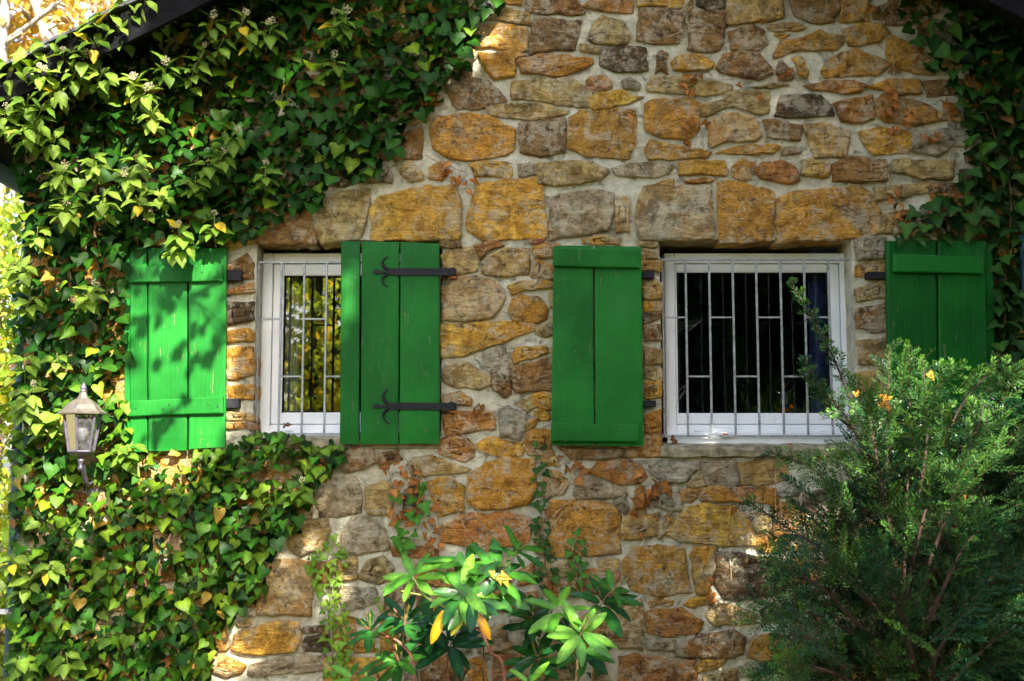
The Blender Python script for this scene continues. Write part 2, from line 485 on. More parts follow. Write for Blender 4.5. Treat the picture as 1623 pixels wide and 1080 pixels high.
for o in (O1, O2):                      # plastered reveals
    a = Acc(); d = .34
    def sheet(f, n=14, m=8):
        V = []; F = []
        for j in range(m + 1):
            for i in range(n + 1):
                q = f(i / n, j / m); k = .006 * mnoise.noise(Vector(q) * 9)
                V.append((q[0] + k, q[1], q[2] + k))
        for j in range(m):
            for i in range(n): F.append((j * (n + 1) + i, j * (n + 1) + i + 1, (j + 1) * (n + 1) + i + 1, (j + 1) * (n + 1) + i))
        a.add(V, F)
    sheet(lambda s, t_: (o[0], .002 + t_ * d, o[2] + s * (o[3] - o[2])))
    sheet(lambda s, t_: (o[1], .002 + t_ * d, o[2] + s * (o[3] - o[2])))
    sheet(lambda s, t_: (o[0] + s * (o[1] - o[0]), .002 + t_ * d, o[3]))
    sheet(lambda s, t_: (o[0] + s * (o[1] - o[0]), .002 + t_ * d, o[2]))
    a.build("window_reveal", M['mortar'], house, smooth=True)

# ---- stones, outlined one by one on the wall plane: colour key, then outline in zoomed photo coordinates
COL = {'y': (.56, .34, .06), 'o': (.46, .25, .055), 'r': (.38, .165, .055), 'b': (.20, .115, .05), 'd': (.075, .05, .026),
       't': (.42, .31, .13), 'g': (.32, .295, .22), 'p': (.48, .39, .24), 'k': (.36, .10, .06)}
ALPHA = {'y': .72, 'o': .62, 'r': .6, 'b': .25, 'd': .05, 't': .30, 'g': .16, 'p': .5, 'k': .0}
STONES = [
((600, 0, 2.7), """
b 640,-30 840,-30 878,58 860,66 636,55
r 880,30 935,-20 1050,-20 1085,10 1085,55 1000,58 930,45
y 540,-20 625,-20 610,22 530,20
t 480,45 530,25 640,60 650,105 560,100 455,85
o 400,150 450,112 530,105 630,120 632,215 600,228 480,205 410,200
b 665,85 740,82 872,92 860,140 835,215 760,212 655,232 648,180
t 905,130 960,70 1040,95 1078,150 1060,185 930,190 890,165
t 855,195 950,205 930,230 860,225
r 595,262 680,232 790,240 912,252 912,280 830,310 780,330 680,318 615,318
d 945,285 965,212 1080,200 1140,210 1148,300 1010,308
o 430,232 570,225 620,245 580,260 578,325 490,335 455,300
p 310,210 345,180 400,215 422,240 395,275 330,270 300,240
b 300,280 380,275 400,300 390,325 310,320
b 285,332 380,330 470,345 515,385 545,430 520,455 400,470 335,468 300,400
t 575,350 700,340 800,335 850,345 910,400 900,455 820,455 690,440 570,425
r 890,375 905,330 970,328 1000,350 990,375 930,400
g 1040,345 1078,335 1120,365 1110,390 1050,380
y 905,430 930,400 1040,390 1090,408 1130,420 1070,445 1000,455 980,470 915,475
t 465,460 560,445 700,445 805,478 800,495 700,515 590,512 480,498
o 220,545 260,505 350,490 470,500 580,560 575,640 540,670 390,690 290,670 240,640
b 605,530 690,510 800,512 803,600 790,655 690,670 605,655
o 820,505 860,480 980,468 1090,475 1104,520 1095,610 1070,680 1000,682 900,668 810,635 805,590
t 80,490 140,468 210,480 212,515 150,530 90,520
b 10,620 130,560 180,545 190,590 185,680 10,685
g -60,705 40,705 55,745 50,780 -50,782
t 90,720 140,690 190,745 192,772 130,780 100,750
r 215,725 250,695 290,700 300,740 280,765 215,768
y 390,705 430,690 550,695 570,740 560,765 420,755
g 600,710 650,695 685,705 680,750 600,755
t 688,695 800,690 905,690 975,720 985,740 960,770 870,790 760,795 690,785
g 1005,720 1080,700 1200,702 1260,705 1235,740 1170,762 1020,750
yJ -32,900 0,850 90,820 190,800 330,798 345,850 352,1000 330,1025 160,1034 -30,1028
y 375,940 400,860 420,785 560,770 690,765 712,930 716,1012 600,1022 440,1030 375,985
g 740,850 800,825 900,815 1003,830 1003,900 985,985 900,1008 740,1024 724,960
p 1012,850 1068,850 1074,985 1014,992
k 650,1025 705,1025 700,1042 655,1045
o 880,1015 960,1010 1035,1025 1030,1050 880,1045
b 270,1035 350,1035 355,1060 270,1060
r 170,430 240,395 280,420 275,450 190,455
"""),
((1000, 0, 2.7), """
y 20,-30 145,-30 150,33 30,25
y 158,-30 232,-30 215,38 157,35
t 235,30 262,-10 262,30 247,55
d 282,-30 400,-30 400,35 330,45 285,25
b 40,38 150,40 228,55 222,120 205,185 90,185 25,175 30,110
b 250,58 330,50 405,52 400,130 385,215 310,222 245,215 243,130
t 412,-30 655,-30 652,75 620,90 500,100 415,108
b 678,-30 900,-30 890,40 865,95 770,98 705,75
o 905,-30 1010,-30 1012,90 893,92
b 1035,40 1110,10 1130,80 1035,84
b 420,140 520,110 560,130 585,185 550,215 430,210
t 585,110 640,98 715,100 745,115 720,130 620,135 585,125
y 612,148 640,138 675,150 640,160
o 610,230 650,175 740,165 810,125 850,155 895,150 908,180 870,212 720,222 612,245
y 170,265 210,232 290,240 350,265 340,295 260,305 190,300
b 362,290 390,240 450,225 540,225 600,290 605,320 540,342 450,325 380,310
b 625,300 640,258 665,285 700,310 690,340 640,345
y 690,250 730,245 760,300 755,335 720,320
r 745,370 850,345 950,345 1000,365 980,395 900,402 790,388
t 70,370 90,325 200,325 330,345 430,365 425,395 350,410 230,400 80,392
t 520,375 600,362 670,368 600,382
t 405,400 480,388 590,392 585,480 550,490 480,470 410,465
d 620,500 645,405 720,405 810,408 850,450 862,490 740,502
r 868,440 960,422 1025,412 1040,505 990,528 900,520
o 60,450 100,430 230,418 300,445 290,495 285,560 230,600 140,585 65,555 60,500
t 302,450 400,435 402,465 330,500 298,500
p 330,530 380,495 460,485 520,500 555,580 540,605 420,610 345,630
b 568,520 620,515 728,540 720,600 640,605 580,590
t 745,535 830,528 930,560 930,620 920,672 780,670 760,610
o 60,640 90,600 180,620 280,635 340,650 310,675 170,685 80,680
y 370,655 450,630 580,618 630,625 610,655 480,665
p 645,630 700,628 730,650 700,662 645,660
y 205,700 270,690 400,690 412,740 400,752 290,745 208,745
o 430,720 475,680 515,710 515,765 490,775 435,755
r 530,740 560,700 630,685 700,720 712,775 640,785 560,770
y 730,690 840,688 850,730 840,765 730,755
r 230,770 350,765 345,782 240,782
t 60,790 180,772 170,800 80,805
pJ 20,880 50,810 200,795 340,800 350,920 355,1028 200,1033 40,1026 25,980
oJ 372,780 420,775 605,820 612,900 597,1028 500,1036 385,1036 372,900
oJ 630,850 700,820 850,805 980,798 1030,830 1070,930 1050,1000 950,1020 800,1033 622,1040
t 1045,800 1085,795 1088,850 1050,850
t 30,1035 115,1042 110,1062 40,1058
"""),
((1300, 0, 2.7), """
o 90,130 160,105 250,103 300,140 240,185 130,200
o 8,305 30,270 100,225 160,215 230,245 290,280 250,320 110,325 20,335
y 165,570 260,545 380,570 385,620 370,655 240,660 190,630
o 237,430 270,405 400,430 500,470 498,520 410,538 300,530 245,500
b 55,700 150,675 270,690 290,745 285,778 150,785 60,775
o 290,170 320,160 400,200 480,260 490,315 400,315 300,290 285,230
b 280,60 380,45 390,105 280,105
o 200,370 280,345 425,340 430,400 340,405 260,385
b 437,350 490,345 620,345 615,405 460,415
t 505,480 590,470 600,520 515,520
g 400,570 540,548 570,590 570,625 500,668 395,655
t 305,690 390,682 565,685 560,765 440,770 310,735
t 235,800 310,790 460,785 460,825 350,845 240,850
b 470,790 600,790 600,830 470,830
t 262,930 330,910 340,1000 252,1000
g 150,1035 200,1010 275,1020 275,1080 150,1080
b 620,660 700,650 705,690 625,690
d 600,730 690,720 690,775 600,775
"""),
((680, 370, 3.086), """
t 62,110 150,75 215,80 240,130 235,185 150,200 75,180
r 225,60 330,40 365,60 300,90 245,118
t 250,145 280,110 380,75 480,75 490,150 480,200 380,215 260,195
o 510,60 600,50 640,60 640,125 540,128 510,110
o 505,130 560,133 640,150 640,225 560,230 505,215
p 62,270 150,220 250,205 330,235 365,280 355,360 310,410 200,425 65,430
y 390,250 470,235 640,240 640,265 470,280 400,305
o 395,330 430,305 530,310 580,370 575,410 530,435 410,425 385,380
t 520,455 600,415 640,440 640,490 580,505 530,490
t 585,300 620,265 640,370 590,360
y 60,440 150,445 300,430 510,440 515,480 400,520 300,555 180,600 70,615 60,560
y 410,600 430,560 520,550 570,555 580,590 500,610 420,635
g 265,590 340,555 365,560 385,640 300,650 270,640
b 407,650 500,635 620,600 640,760 500,770 425,785 412,730
b 300,660 385,652 403,720 398,780 365,802 310,760
t 85,640 130,625 200,640 300,700 295,740 240,760 100,745 60,700
o 62,800 150,780 205,810 200,845 70,840
r 65,890 160,870 310,870 315,950 230,970 80,990
g 340,870 390,845 470,880 475,950 440,1015 350,985
t 420,830 500,800 525,845 480,870
y 500,790 620,780 640,860 560,865 510,830
y 515,870 550,855 590,890 580,912 520,905
o 480,930 530,900 520,940 480,960
r 62,1010 130,990 200,1010 215,1060 65,1075
y 240,1035 300,1000 450,1020 450,1080 350,1095 250,1070
b 75,40 150,36 160,60 75,62
t 385,640 395,620 405,640 395,650
"""),
((400, 680, 2.7), """
b 360,110 420,80 520,85 530,150 480,180 390,180
b 535,110 620,90 640,130 545,160
t 665,160 690,122 800,118 925,170 920,185 800,195 690,205
r 800,60 850,30 940,60 945,120 900,135 800,110
o 920,200 1000,145 1080,120 1200,130 1215,250 1180,320 1080,345 960,345 920,310
g 260,260 330,205 440,200 470,260 465,350 380,375 290,375
t 480,340 490,250 560,225 600,260 590,360 500,365
y 755,230 850,205 905,255 900,350 800,370 770,300
g 385,450 430,375 510,370 570,430 580,510 430,540 385,520
t 150,500 180,400 320,380 330,440 300,520 200,540
p 30,640 80,570 180,560 255,570 258,700 250,800 20,790
t 360,565 450,555 450,640 370,650
t 455,640 490,560 560,545 600,590 590,640 540,660
g 385,670 520,680 525,745 400,780 380,740
b 560,780 570,690 680,645 685,720 640,800 590,805
r 605,545 600,502 790,510 790,548
r 800,420 900,362 1080,357 1190,380 1180,480 1000,520 810,480
y -85,940 -70,880 0,850 100,820 200,830 210,900 190,950 100,965 -40,960
b 220,845 300,840 300,870 220,872
d 220,920 235,890 330,880 335,955 225,945
g -15,1050 0,1010 60,985 200,970 310,968 305,1030 150,1045 40,1060
r 690,590 790,560 800,640 700,690
y 700,880 800,850 800,950 720,950
r 930,990 1000,980 1010,1080 930,1080
o 430,900 500,860 520,950 440,950
o 540,1000 600,1000 600,1060 540,1060
t 620,860 680,830 690,900 630,930
b 720,1000 850,960 920,1000 900,1070 730,1080
g 840,880 930,860 930,950 850,950
t 960,860 1080,840 1100,940 970,960
"""),
((0, 700, 2.842), """
o 940,980 1000,960 1060,980 1105,1010 1080,1040 1020,1060 960,1040
t 990,890 1025,870 1030,930 980,935
t 1070,810 1120,800 1120,825 1075,830
"""),
((800, 680, 2.7), """
o 85,60 100,5 200,5 195,75 215,118 100,110
b 230,84 500,85 500,118 300,130
r 510,120 520,88 600,25 670,40 676,115 590,118
y 165,130 220,125 230,155 165,155
o 165,220 180,180 240,185 270,230 250,280 170,300
r 355,180 400,140 500,130 580,150 600,200 580,235 490,240 420,215
g 295,280 310,225 350,205 440,230 510,250 515,285 420,300 310,298
g 620,150 680,130 800,150 830,170 770,220 680,235 625,190
g 840,142 980,135 1005,240 870,245 850,190
t 1002,150 1080,132 1200,134 1210,210 1150,240 1015,240
t 770,235 840,200 855,242 790,250
r 835,250 960,245 1160,248 1160,320 1000,320 840,310
r 755,260 825,255 825,290 800,310 755,300
g 640,290 745,270 755,350 690,345 640,330
o 190,350 200,305 360,308 470,330 490,380 490,530 350,540 200,543 195,440
g 465,310 520,290 528,350 500,365 470,335
t 500,390 540,365 650,360 655,455 590,468 500,465
t 655,400 710,350 730,380 700,440 665,470
y 700,430 760,340 860,320 980,330 1050,400 1065,505 960,500 870,490 760,480 700,455
t 1045,370 1080,345 1135,365 1130,430 1080,445
o 1070,500 1085,450 1150,440 1215,450 1250,520 1100,525
o 505,560 540,510 650,498 765,510 780,620 795,700 650,710 540,690 515,620
o 795,540 820,505 900,505 895,590 870,700 820,705 805,620
d 890,640 900,545 960,530 1100,545 1180,570 1210,640 1190,700 1050,725 940,730
r 330,660 350,600 450,590 490,610 480,650 400,700 330,700
t 400,560 440,545 490,560 480,595 410,590
o 610,740 640,725 720,735 710,755 620,760
y 765,745 800,720 890,715 880,745 800,755
r 600,790 640,775 760,770 845,820 820,870 690,885 620,880
t 860,800 880,750 1000,760 1070,800 1060,830 900,840
p 430,880 480,780 580,735 595,800 590,950 500,930 440,915
g 600,920 640,900 725,905 720,945 610,945
b 730,930 830,880 980,860 1020,890 1020,960 960,980 780,975 735,970
r 490,975 560,965 810,990 815,1100 490,1100
y 815,1040 850,985 950,985 900,1030
o 1045,950 1060,890 1160,880 1215,900 1240,985 1120,995 1045,975
p 1005,1015 1130,1015 1130,1055 1010,1055
d 1100,770 1150,745 1240,750 1240,800 1110,830
t 380,1010 420,990 450,1080 380,1080
g 1165,265 1215,240 1260,250 1250,285 1170,285
r 60,610 120,570 130,650 60,670
r 160,640 300,650 310,720 170,720
t 850,1060 990,1030 995,1100 850,1100
r 1145,330 1250,300 1280,380 1260,430 1150,430
t 150,560 300,560 310,630 160,630
"""),
((1000, 370, 3.086), """
tJ 55,80 120,85 132,125 60,130
oJ 60,140 142,140 140,190 60,185
tJ 60,235 142,240 145,320 60,328
yJ 60,332 145,335 145,375 60,375
bJ 60,390 143,385 145,420 60,435
bJ 62,455 145,450 146,520 65,525
tJ 62,565 145,565 147,640 62,648
tJ 62,652 146,655 146,715 65,710
yJ 70,725 147,725 147,800 65,805
rJ 70,890 147,870 148,975 75,980
rJ 55,990 148,990 150,1050 55,1050
gJ 1100,60 1240,50 1240,120 1104,130
oJ 1102,150 1240,140 1245,190 1150,205 1105,210
tJ 1106,270 1245,230 1245,320 1106,330
bJ 1103,370 1240,345 1250,480 1180,490 1106,460
tJ 1108,530 1250,510 1255,610 1200,645 1110,640
tJ 1110,690 1250,670 1255,780 1112,790
bJ 1110,820 1250,800 1255,900 1112,910
"""),
((330, 280, 2.456), """
bJ 75,350 150,300 178,340 176,390 75,405
rJ 75,440 176,410 178,450 75,460
dJ 70,490 176,490 178,560 70,575
yJ 75,600 150,590 176,610 176,640 78,645
oJ 75,670 176,660 178,770 75,790
oJ 75,820 176,815 177,870 80,870
tJ 75,915 170,920 176,950 75,945
rJ 75,955 174,960 170,985 80,988
bJ 165,258 200,200 330,130 390,125 415,210 420,262 300,262
tJ 408,145 460,80 600,45 630,60 620,150 590,240 440,262
"""),
((400, 0, 3.6), """
b 145,450 200,410 300,460 280,530 150,530
d 0,430 120,430 120,500 0,510
g 400,760 470,690 560,700 560,800 410,810
"""),
]

def stone_mesh(poly, h, seed, jamb=False, dens=.026):
    """one rough-faced rubble stone from its outline in wall coordinates (x, z) about its centre; bulges to y = -h"""
    pts = [Vector((p[0], p[1], 0)) for p in poly]
    q = []
    n = len(pts)
    for i in range(n):                       # knock the corners off
        a, b = pts[i], pts[(i + 1) % n]
        k = min(.2, .004 / max((b - a).length, .01))
        q += [a.lerp(b, k), b.lerp(a, k)]
    out = []
    for i in range(len(q)):
        a, b = q[i], q[(i + 1) % len(q)]
        m = max(1, int(round((b - a).length / dens)))
        for k in range(m): out.append(a.lerp(b, k / m))
    so = Vector((seed * 3.17, seed * 1.31, 0))
    ring = []
    for p in out:
        nv = mnoise.noise_vector(p * 16 + so) * .0105 + mnoise.noise_vector(p * 55 + so) * .0055
        ring.append(Vector((p.x + nv.x, p.y + nv.y, 0)))
    N = len(ring)
    size = math.sqrt(sum(p.length_squared for p in ring) / N)
    tx, tz = (random.random() - .5) * .10, (random.random() - .5) * .10
    ring = [p * (1 + .0068 / size) for p in ring]
    edge = max(.70, 1 - .007 / size); edge2 = max(.55, 1 - .022 / size)
    levels = [(1.0, 1.6), (1.0, .45), (edge, .92), (edge2, 1.0), (.78 * edge2, 1.0), (.62 * edge2, 1.0), (.44, 1.0), (.28, 1.0), (.13, 1.0)]
    V, F = [], []
    for li, (s, hh) in enumerate(levels):
        for p in ring:
            x, z = p.x * s, p.y * s
            if li == 0: y = .14 if jamb else .03
            else:
                w = min(1, (1 - s) * size / .016)
                f = mnoise.fractal(Vector((x * 11, z * 19, seed)), .9, 2.2, 5)
                g = abs(mnoise.noise(Vector((x * 6, z * 6, seed + 9))))
                st_ = math.floor((z * 22 + 1.3 * mnoise.noise(Vector((x * 7, z * 5, seed + 3)))) * 1.0)
                y = -h * hh - w * (.010 * f + .014 * g - .004 + .005 * mnoise.noise(Vector((st_ * 3.3, seed, 0))) + x * tx + z * tz)
                y = min(y, -.0075 - .002 * g)
            V.append((x, y, z))
    V.append((0, -.004 - h * 1.05 - .012 * mnoise.fractal(Vector((0, 0, seed)), 1.0, 2.1, 4), 0))
    for li in range(len(levels) - 1):
        for k in range(N):
            k2 = (k + 1) % N; a, b, c_, d = li * N + k, li * N + k2, (li + 1) * N + k2, (li + 1) * N + k
            F += [(a, b, c_), (a, c_, d)]
    b0 = (len(levels) - 1) * N
    for k in range(N): F.append((b0 + k, b0 + (k + 1) % N, len(V) - 1))
    area = sum(ring[i].x * ring[(i + 1) % N].y - ring[(i + 1) % N].x * ring[i].y for i in range(N))
    F = np.array(F)
    if area < 0: F = F[:, ::-1]
    return np.array(V), F

occ = np.zeros((360, 460), bool)             # coverage mask on the wall, 4 photo pixels per cell, origin (-40, -80)
gu, gv = np.meshgrid(np.arange(460) * 4 - 40 + 2, np.arange(360) * 4 - 80 + 2)
n_stone = 0
def add_stone(key, polypx, jamb=False):
    global n_stone
    occ[in_poly(gu, gv, polypx)] = True
    P = [W(u, v) for u, v in polypx]
    cx = sum(p.x for p in P) / len(P); cz = sum(p.z for p in P) / len(P)
    loc = [(p.x - cx, p.z - cz) for p in P]
    n_stone += 1
    h = random.uniform(.009, .026)
    V, F = stone_mesh(loc, h, n_stone * 1.7, jamb)
    o = bpy.data.objects.new("stone", mesh_np("stone", V, F, M['stone'], np.ones((len(V), 3)), True))
    o.location = (cx, 0, cz)
    c = COL[key]; k = random.uniform(.86, 1.14); w_ = random.uniform(.92, 1.10)
    o.color = (c[0] * k * w_, c[1] * k, c[2] * k / w_, min(1, ALPHA[key] * random.uniform(.6, 1.3)))
    return link(o, house)
for (ox, oy, sc), txt in STONES:
    for line in txt.strip().splitlines():
        k, *pp = line.split()
        add_stone(k[0], [(ox + float(a.split(',')[0]) / sc, oy + float(a.split(',')[1]) / sc) for a in pp], 'J' in k)

# coursed rubble behind the ivy and the shrubs, and on the wall beyond the frame
for o, (u0, u1, v0, v1) in ((O1, (398, 704, 384, 694)), (O2, (1042, 1360, 384, 724))):
    occ[(gu > u0) & (gu < u1) & (gv > v0) & (gv < v1)] = True
occ[(gu > 1040) & (gu < 1400) & (gv > 704) & (gv < 728)] = True
hid = Acc(); hid_c = []
v = -60.0
while v < 1270:
    hgt = random.uniform(38, 66); u = 44.0 + random.uniform(-12, 0)
    while u < 1672:
        wd = random.uniform(48, 125)
        cells = (gu > u) & (gu < u + wd) & (gv > v) & (gv < v + hgt)
        for trial in range(3):
            if cells.sum() and occ[cells].mean() > .10:
                wd *= .62
                cells = (gu > u) & (gu < u + wd) & (gv > v) & (gv < v + hgt)
        inside = 480 < u and u + wd < 1430 and 0 < v + hgt and v < 1000
        if wd > (24 if inside else 30) and cells.sum() and occ[cells].mean() <= .10:
            e = 5
            j = lambda: random.uniform(-6, 6)
            poly = [(max(42, u + e + j() * .5), v + e + j()), (u + wd * .5, v + e + j()), (u + wd - e + j() * .5, v + e + j()), (u + wd - e + j() * .5, v + hgt - e + j()), (u + wd * .45, v + hgt - e + j()), (max(42, u + e + j() * .5), v + hgt - e + j())]
            pw = W(u + wd / 2, v)
            if pw.z < roof_z(pw.x) - .12 and W(u, v + hgt).z > .02:
                k = random.choice('toobgrtyod' if u < 1300 else 'toobbrtdg')
                if n_stone < 299 and -10 < v < 1075 and u < 1600:
                    add_stone(k, poly)
                else:
                    P = [W(a, b) for a, b in poly]
                    cx = sum(p.x for p in P) / 6; cz = sum(p.z for p in P) / 6
                    V, F = stone_mesh([(p.x - cx, p.z - cz) for p in P], random.uniform(.01, .024), random.random() * 500, dens=.06)
                    hid.add(V + np.array((cx, 0, cz)), F, np.array(COL[k]) * random.uniform(.85, 1.15))
        u += wd
    v += hgt
ho = hid.build("stone_courses", M['stone'], house, smooth=True); tag(ho, kind="stuff"); ho.color = (1, 1, 1, .4)

# ---- side walls, back, room
a = Acc()
for x, s in ((XL, 1), (XR, -1)):
    V = [(x, .01, -.1), (x, 7, -.1), (x, 7, roof_z(x) - .1), (x, .01, roof_z(x) - .1)]
    b = Acc().add(V, [(0, 1, 2, 3)]); b.build("side_wall", M['mortar'], house)
Acc().add([(XL, 7, -.1), (XR, 7, -.1), (XR, 7, roof_z(XR) - .1), (XP, 7, roof_z(XP) - .1), (XL, 7, roof_z(XL) - .1)], [(0, 1, 2, 3, 4)]).build("rear_wall", M['mortar'], house)
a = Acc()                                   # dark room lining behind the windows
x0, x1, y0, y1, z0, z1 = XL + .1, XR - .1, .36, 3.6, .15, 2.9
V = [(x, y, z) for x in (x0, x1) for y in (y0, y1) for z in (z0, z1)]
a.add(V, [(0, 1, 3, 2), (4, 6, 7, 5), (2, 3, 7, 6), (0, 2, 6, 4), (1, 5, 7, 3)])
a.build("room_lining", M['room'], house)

# ---- roof: two slopes with slates at the verge, tarred soffit, bargeboards, gutter, downpipes
YF, YB = -.36, 7.3
for side in (0, 1):
    s = empty("roof_slope", (0, 0, 0), house)
    xe = -2.80 if side == 0 else 2 * XP + 2.80
    def rp(x, y, dz): return (x, y, roof_z(x) + dz)
    xa, xb = (xe, XP) if side == 0 else (XP, xe)
    nseg = 2
    Acc().add([rp(xa, YF + .03, -.03), rp(xb, YF + .03, -.03), rp(xb, YB, -.03), rp(xa, YB, -.03), rp(xa, YF + .03, -.10), rp(xb, YF + .03, -.10), rp(xb, YB, -.10), rp(xa, YB, -.10)],
              [(0, 1, 2, 3), (4, 7, 6, 5), (0, 4, 5, 1), (1, 5, 6, 2), (2, 6, 7, 3), (3, 7, 4, 0)]).build("boarding", M['soot'], s)
    Acc().add([rp(xa, YF, -.032), rp(xb, YF, -.032), rp(xb, YF + .028, -.032), rp(xa, YF + .028, -.032), rp(xa, YF, -.20), rp(xb, YF, -.20), rp(xb, YF + .028, -.20), rp(xa, YF + .028, -.20)],
              [(0, 1, 2, 3), (4, 7, 6, 5), (0, 4, 5, 1), (1, 5, 6, 2), (2, 6, 7, 3), (3, 7, 4, 0)]).build("bargeboard", M['soot'], s)
    n = 12
    for i in range(n):                      # verge slates, one by one, lapped
        t0, t1 = i / n, (i + 1.18) / n
        xs0, xs1 = xe + (XP - xe) * t0, xe + (XP - xe) * min(t1, 1)
        l0, l1 = -.005 + .004, .012
        if xs0 < xs1: p = [(xs0, l1 + .014), (xs1, l0)]
        else: p = [(xs1, l0), (xs0, l1 + .014)]
        (xa_, da), (xb_, db) = p
        V = [(xa_, YF - .03, roof_z(xa_) + da - .024), (xb_, YF - .03, roof_z(xb_) + db - .024), (xb_, 2.2, roof_z(xb_) + db - .024), (xa_, 2.2, roof_z(xa_) + da - .024)]
        V += [(x, y, z - .014) for x, y, z in V]
        Acc().add(V, [(0, 1, 2, 3), (4, 7, 6, 5), (0, 4, 5, 1), (1, 5, 6, 2), (2, 6, 7, 3), (3, 7, 4, 0)]).build("slate", M['slate'], s)
    Acc().add([rp(xa, 2.22, -.02), rp(xb, 2.22, -.02), rp(xb, YB, -.02), rp(xa, YB, -.02)], [(0, 1, 2, 3)]).build("slate_field", M['slate'], s)
    # half round gutter along the eave
    g = Acc(); xg = xe - .02 if side == 0 else xe + .02; zg = roof_z(xe) - .10
    V, F = [], []
    for yy in (YF + .1, YB):
        for rr in (.065, .060):
            for k in range(11):
                th = math.pi + math.pi * k / 10
                V.append((xg + rr * math.cos(th), yy, zg + rr * math.sin(th)))
    for k in range(10):
        F += [(k, k + 1, 22 + k + 1, 22 + k), (11 + k, 33 + k, 33 + k + 1, 11 + k + 1), (k, 11 + k, 11 + k + 1, k + 1)]
    g.add(V, F)
    g.build("gutter", M['gutter'], s, smooth=True)
for xx, yy, lab in ((XL - .02, .03, 0), (W(1634, 560, -.06).x, -.06, 1)):
    dp = empty("downpipe", (xx, yy, 0), house)
    Acc().tube([(xx, yy, .0), (xx, yy, 2.55), (xx, yy, 2.75)], .030, 14).build("pipe", M['gutter'], dp, loc=(0, 0, 0), smooth=True).location = (-xx, -yy, 0)
    for zc in (W(1620, 581, -.06).z, .9):
        c = Acc().tube([(xx, yy, zc - .013), (xx, yy, zc + .013)], .034, 14).box(xx - .062, xx - .03, yy - .012, yy + .012, zc - .013, zc + .013, .003)
        c.build("clamp", M['zinc'], dp).location = (-xx, -yy, 0)

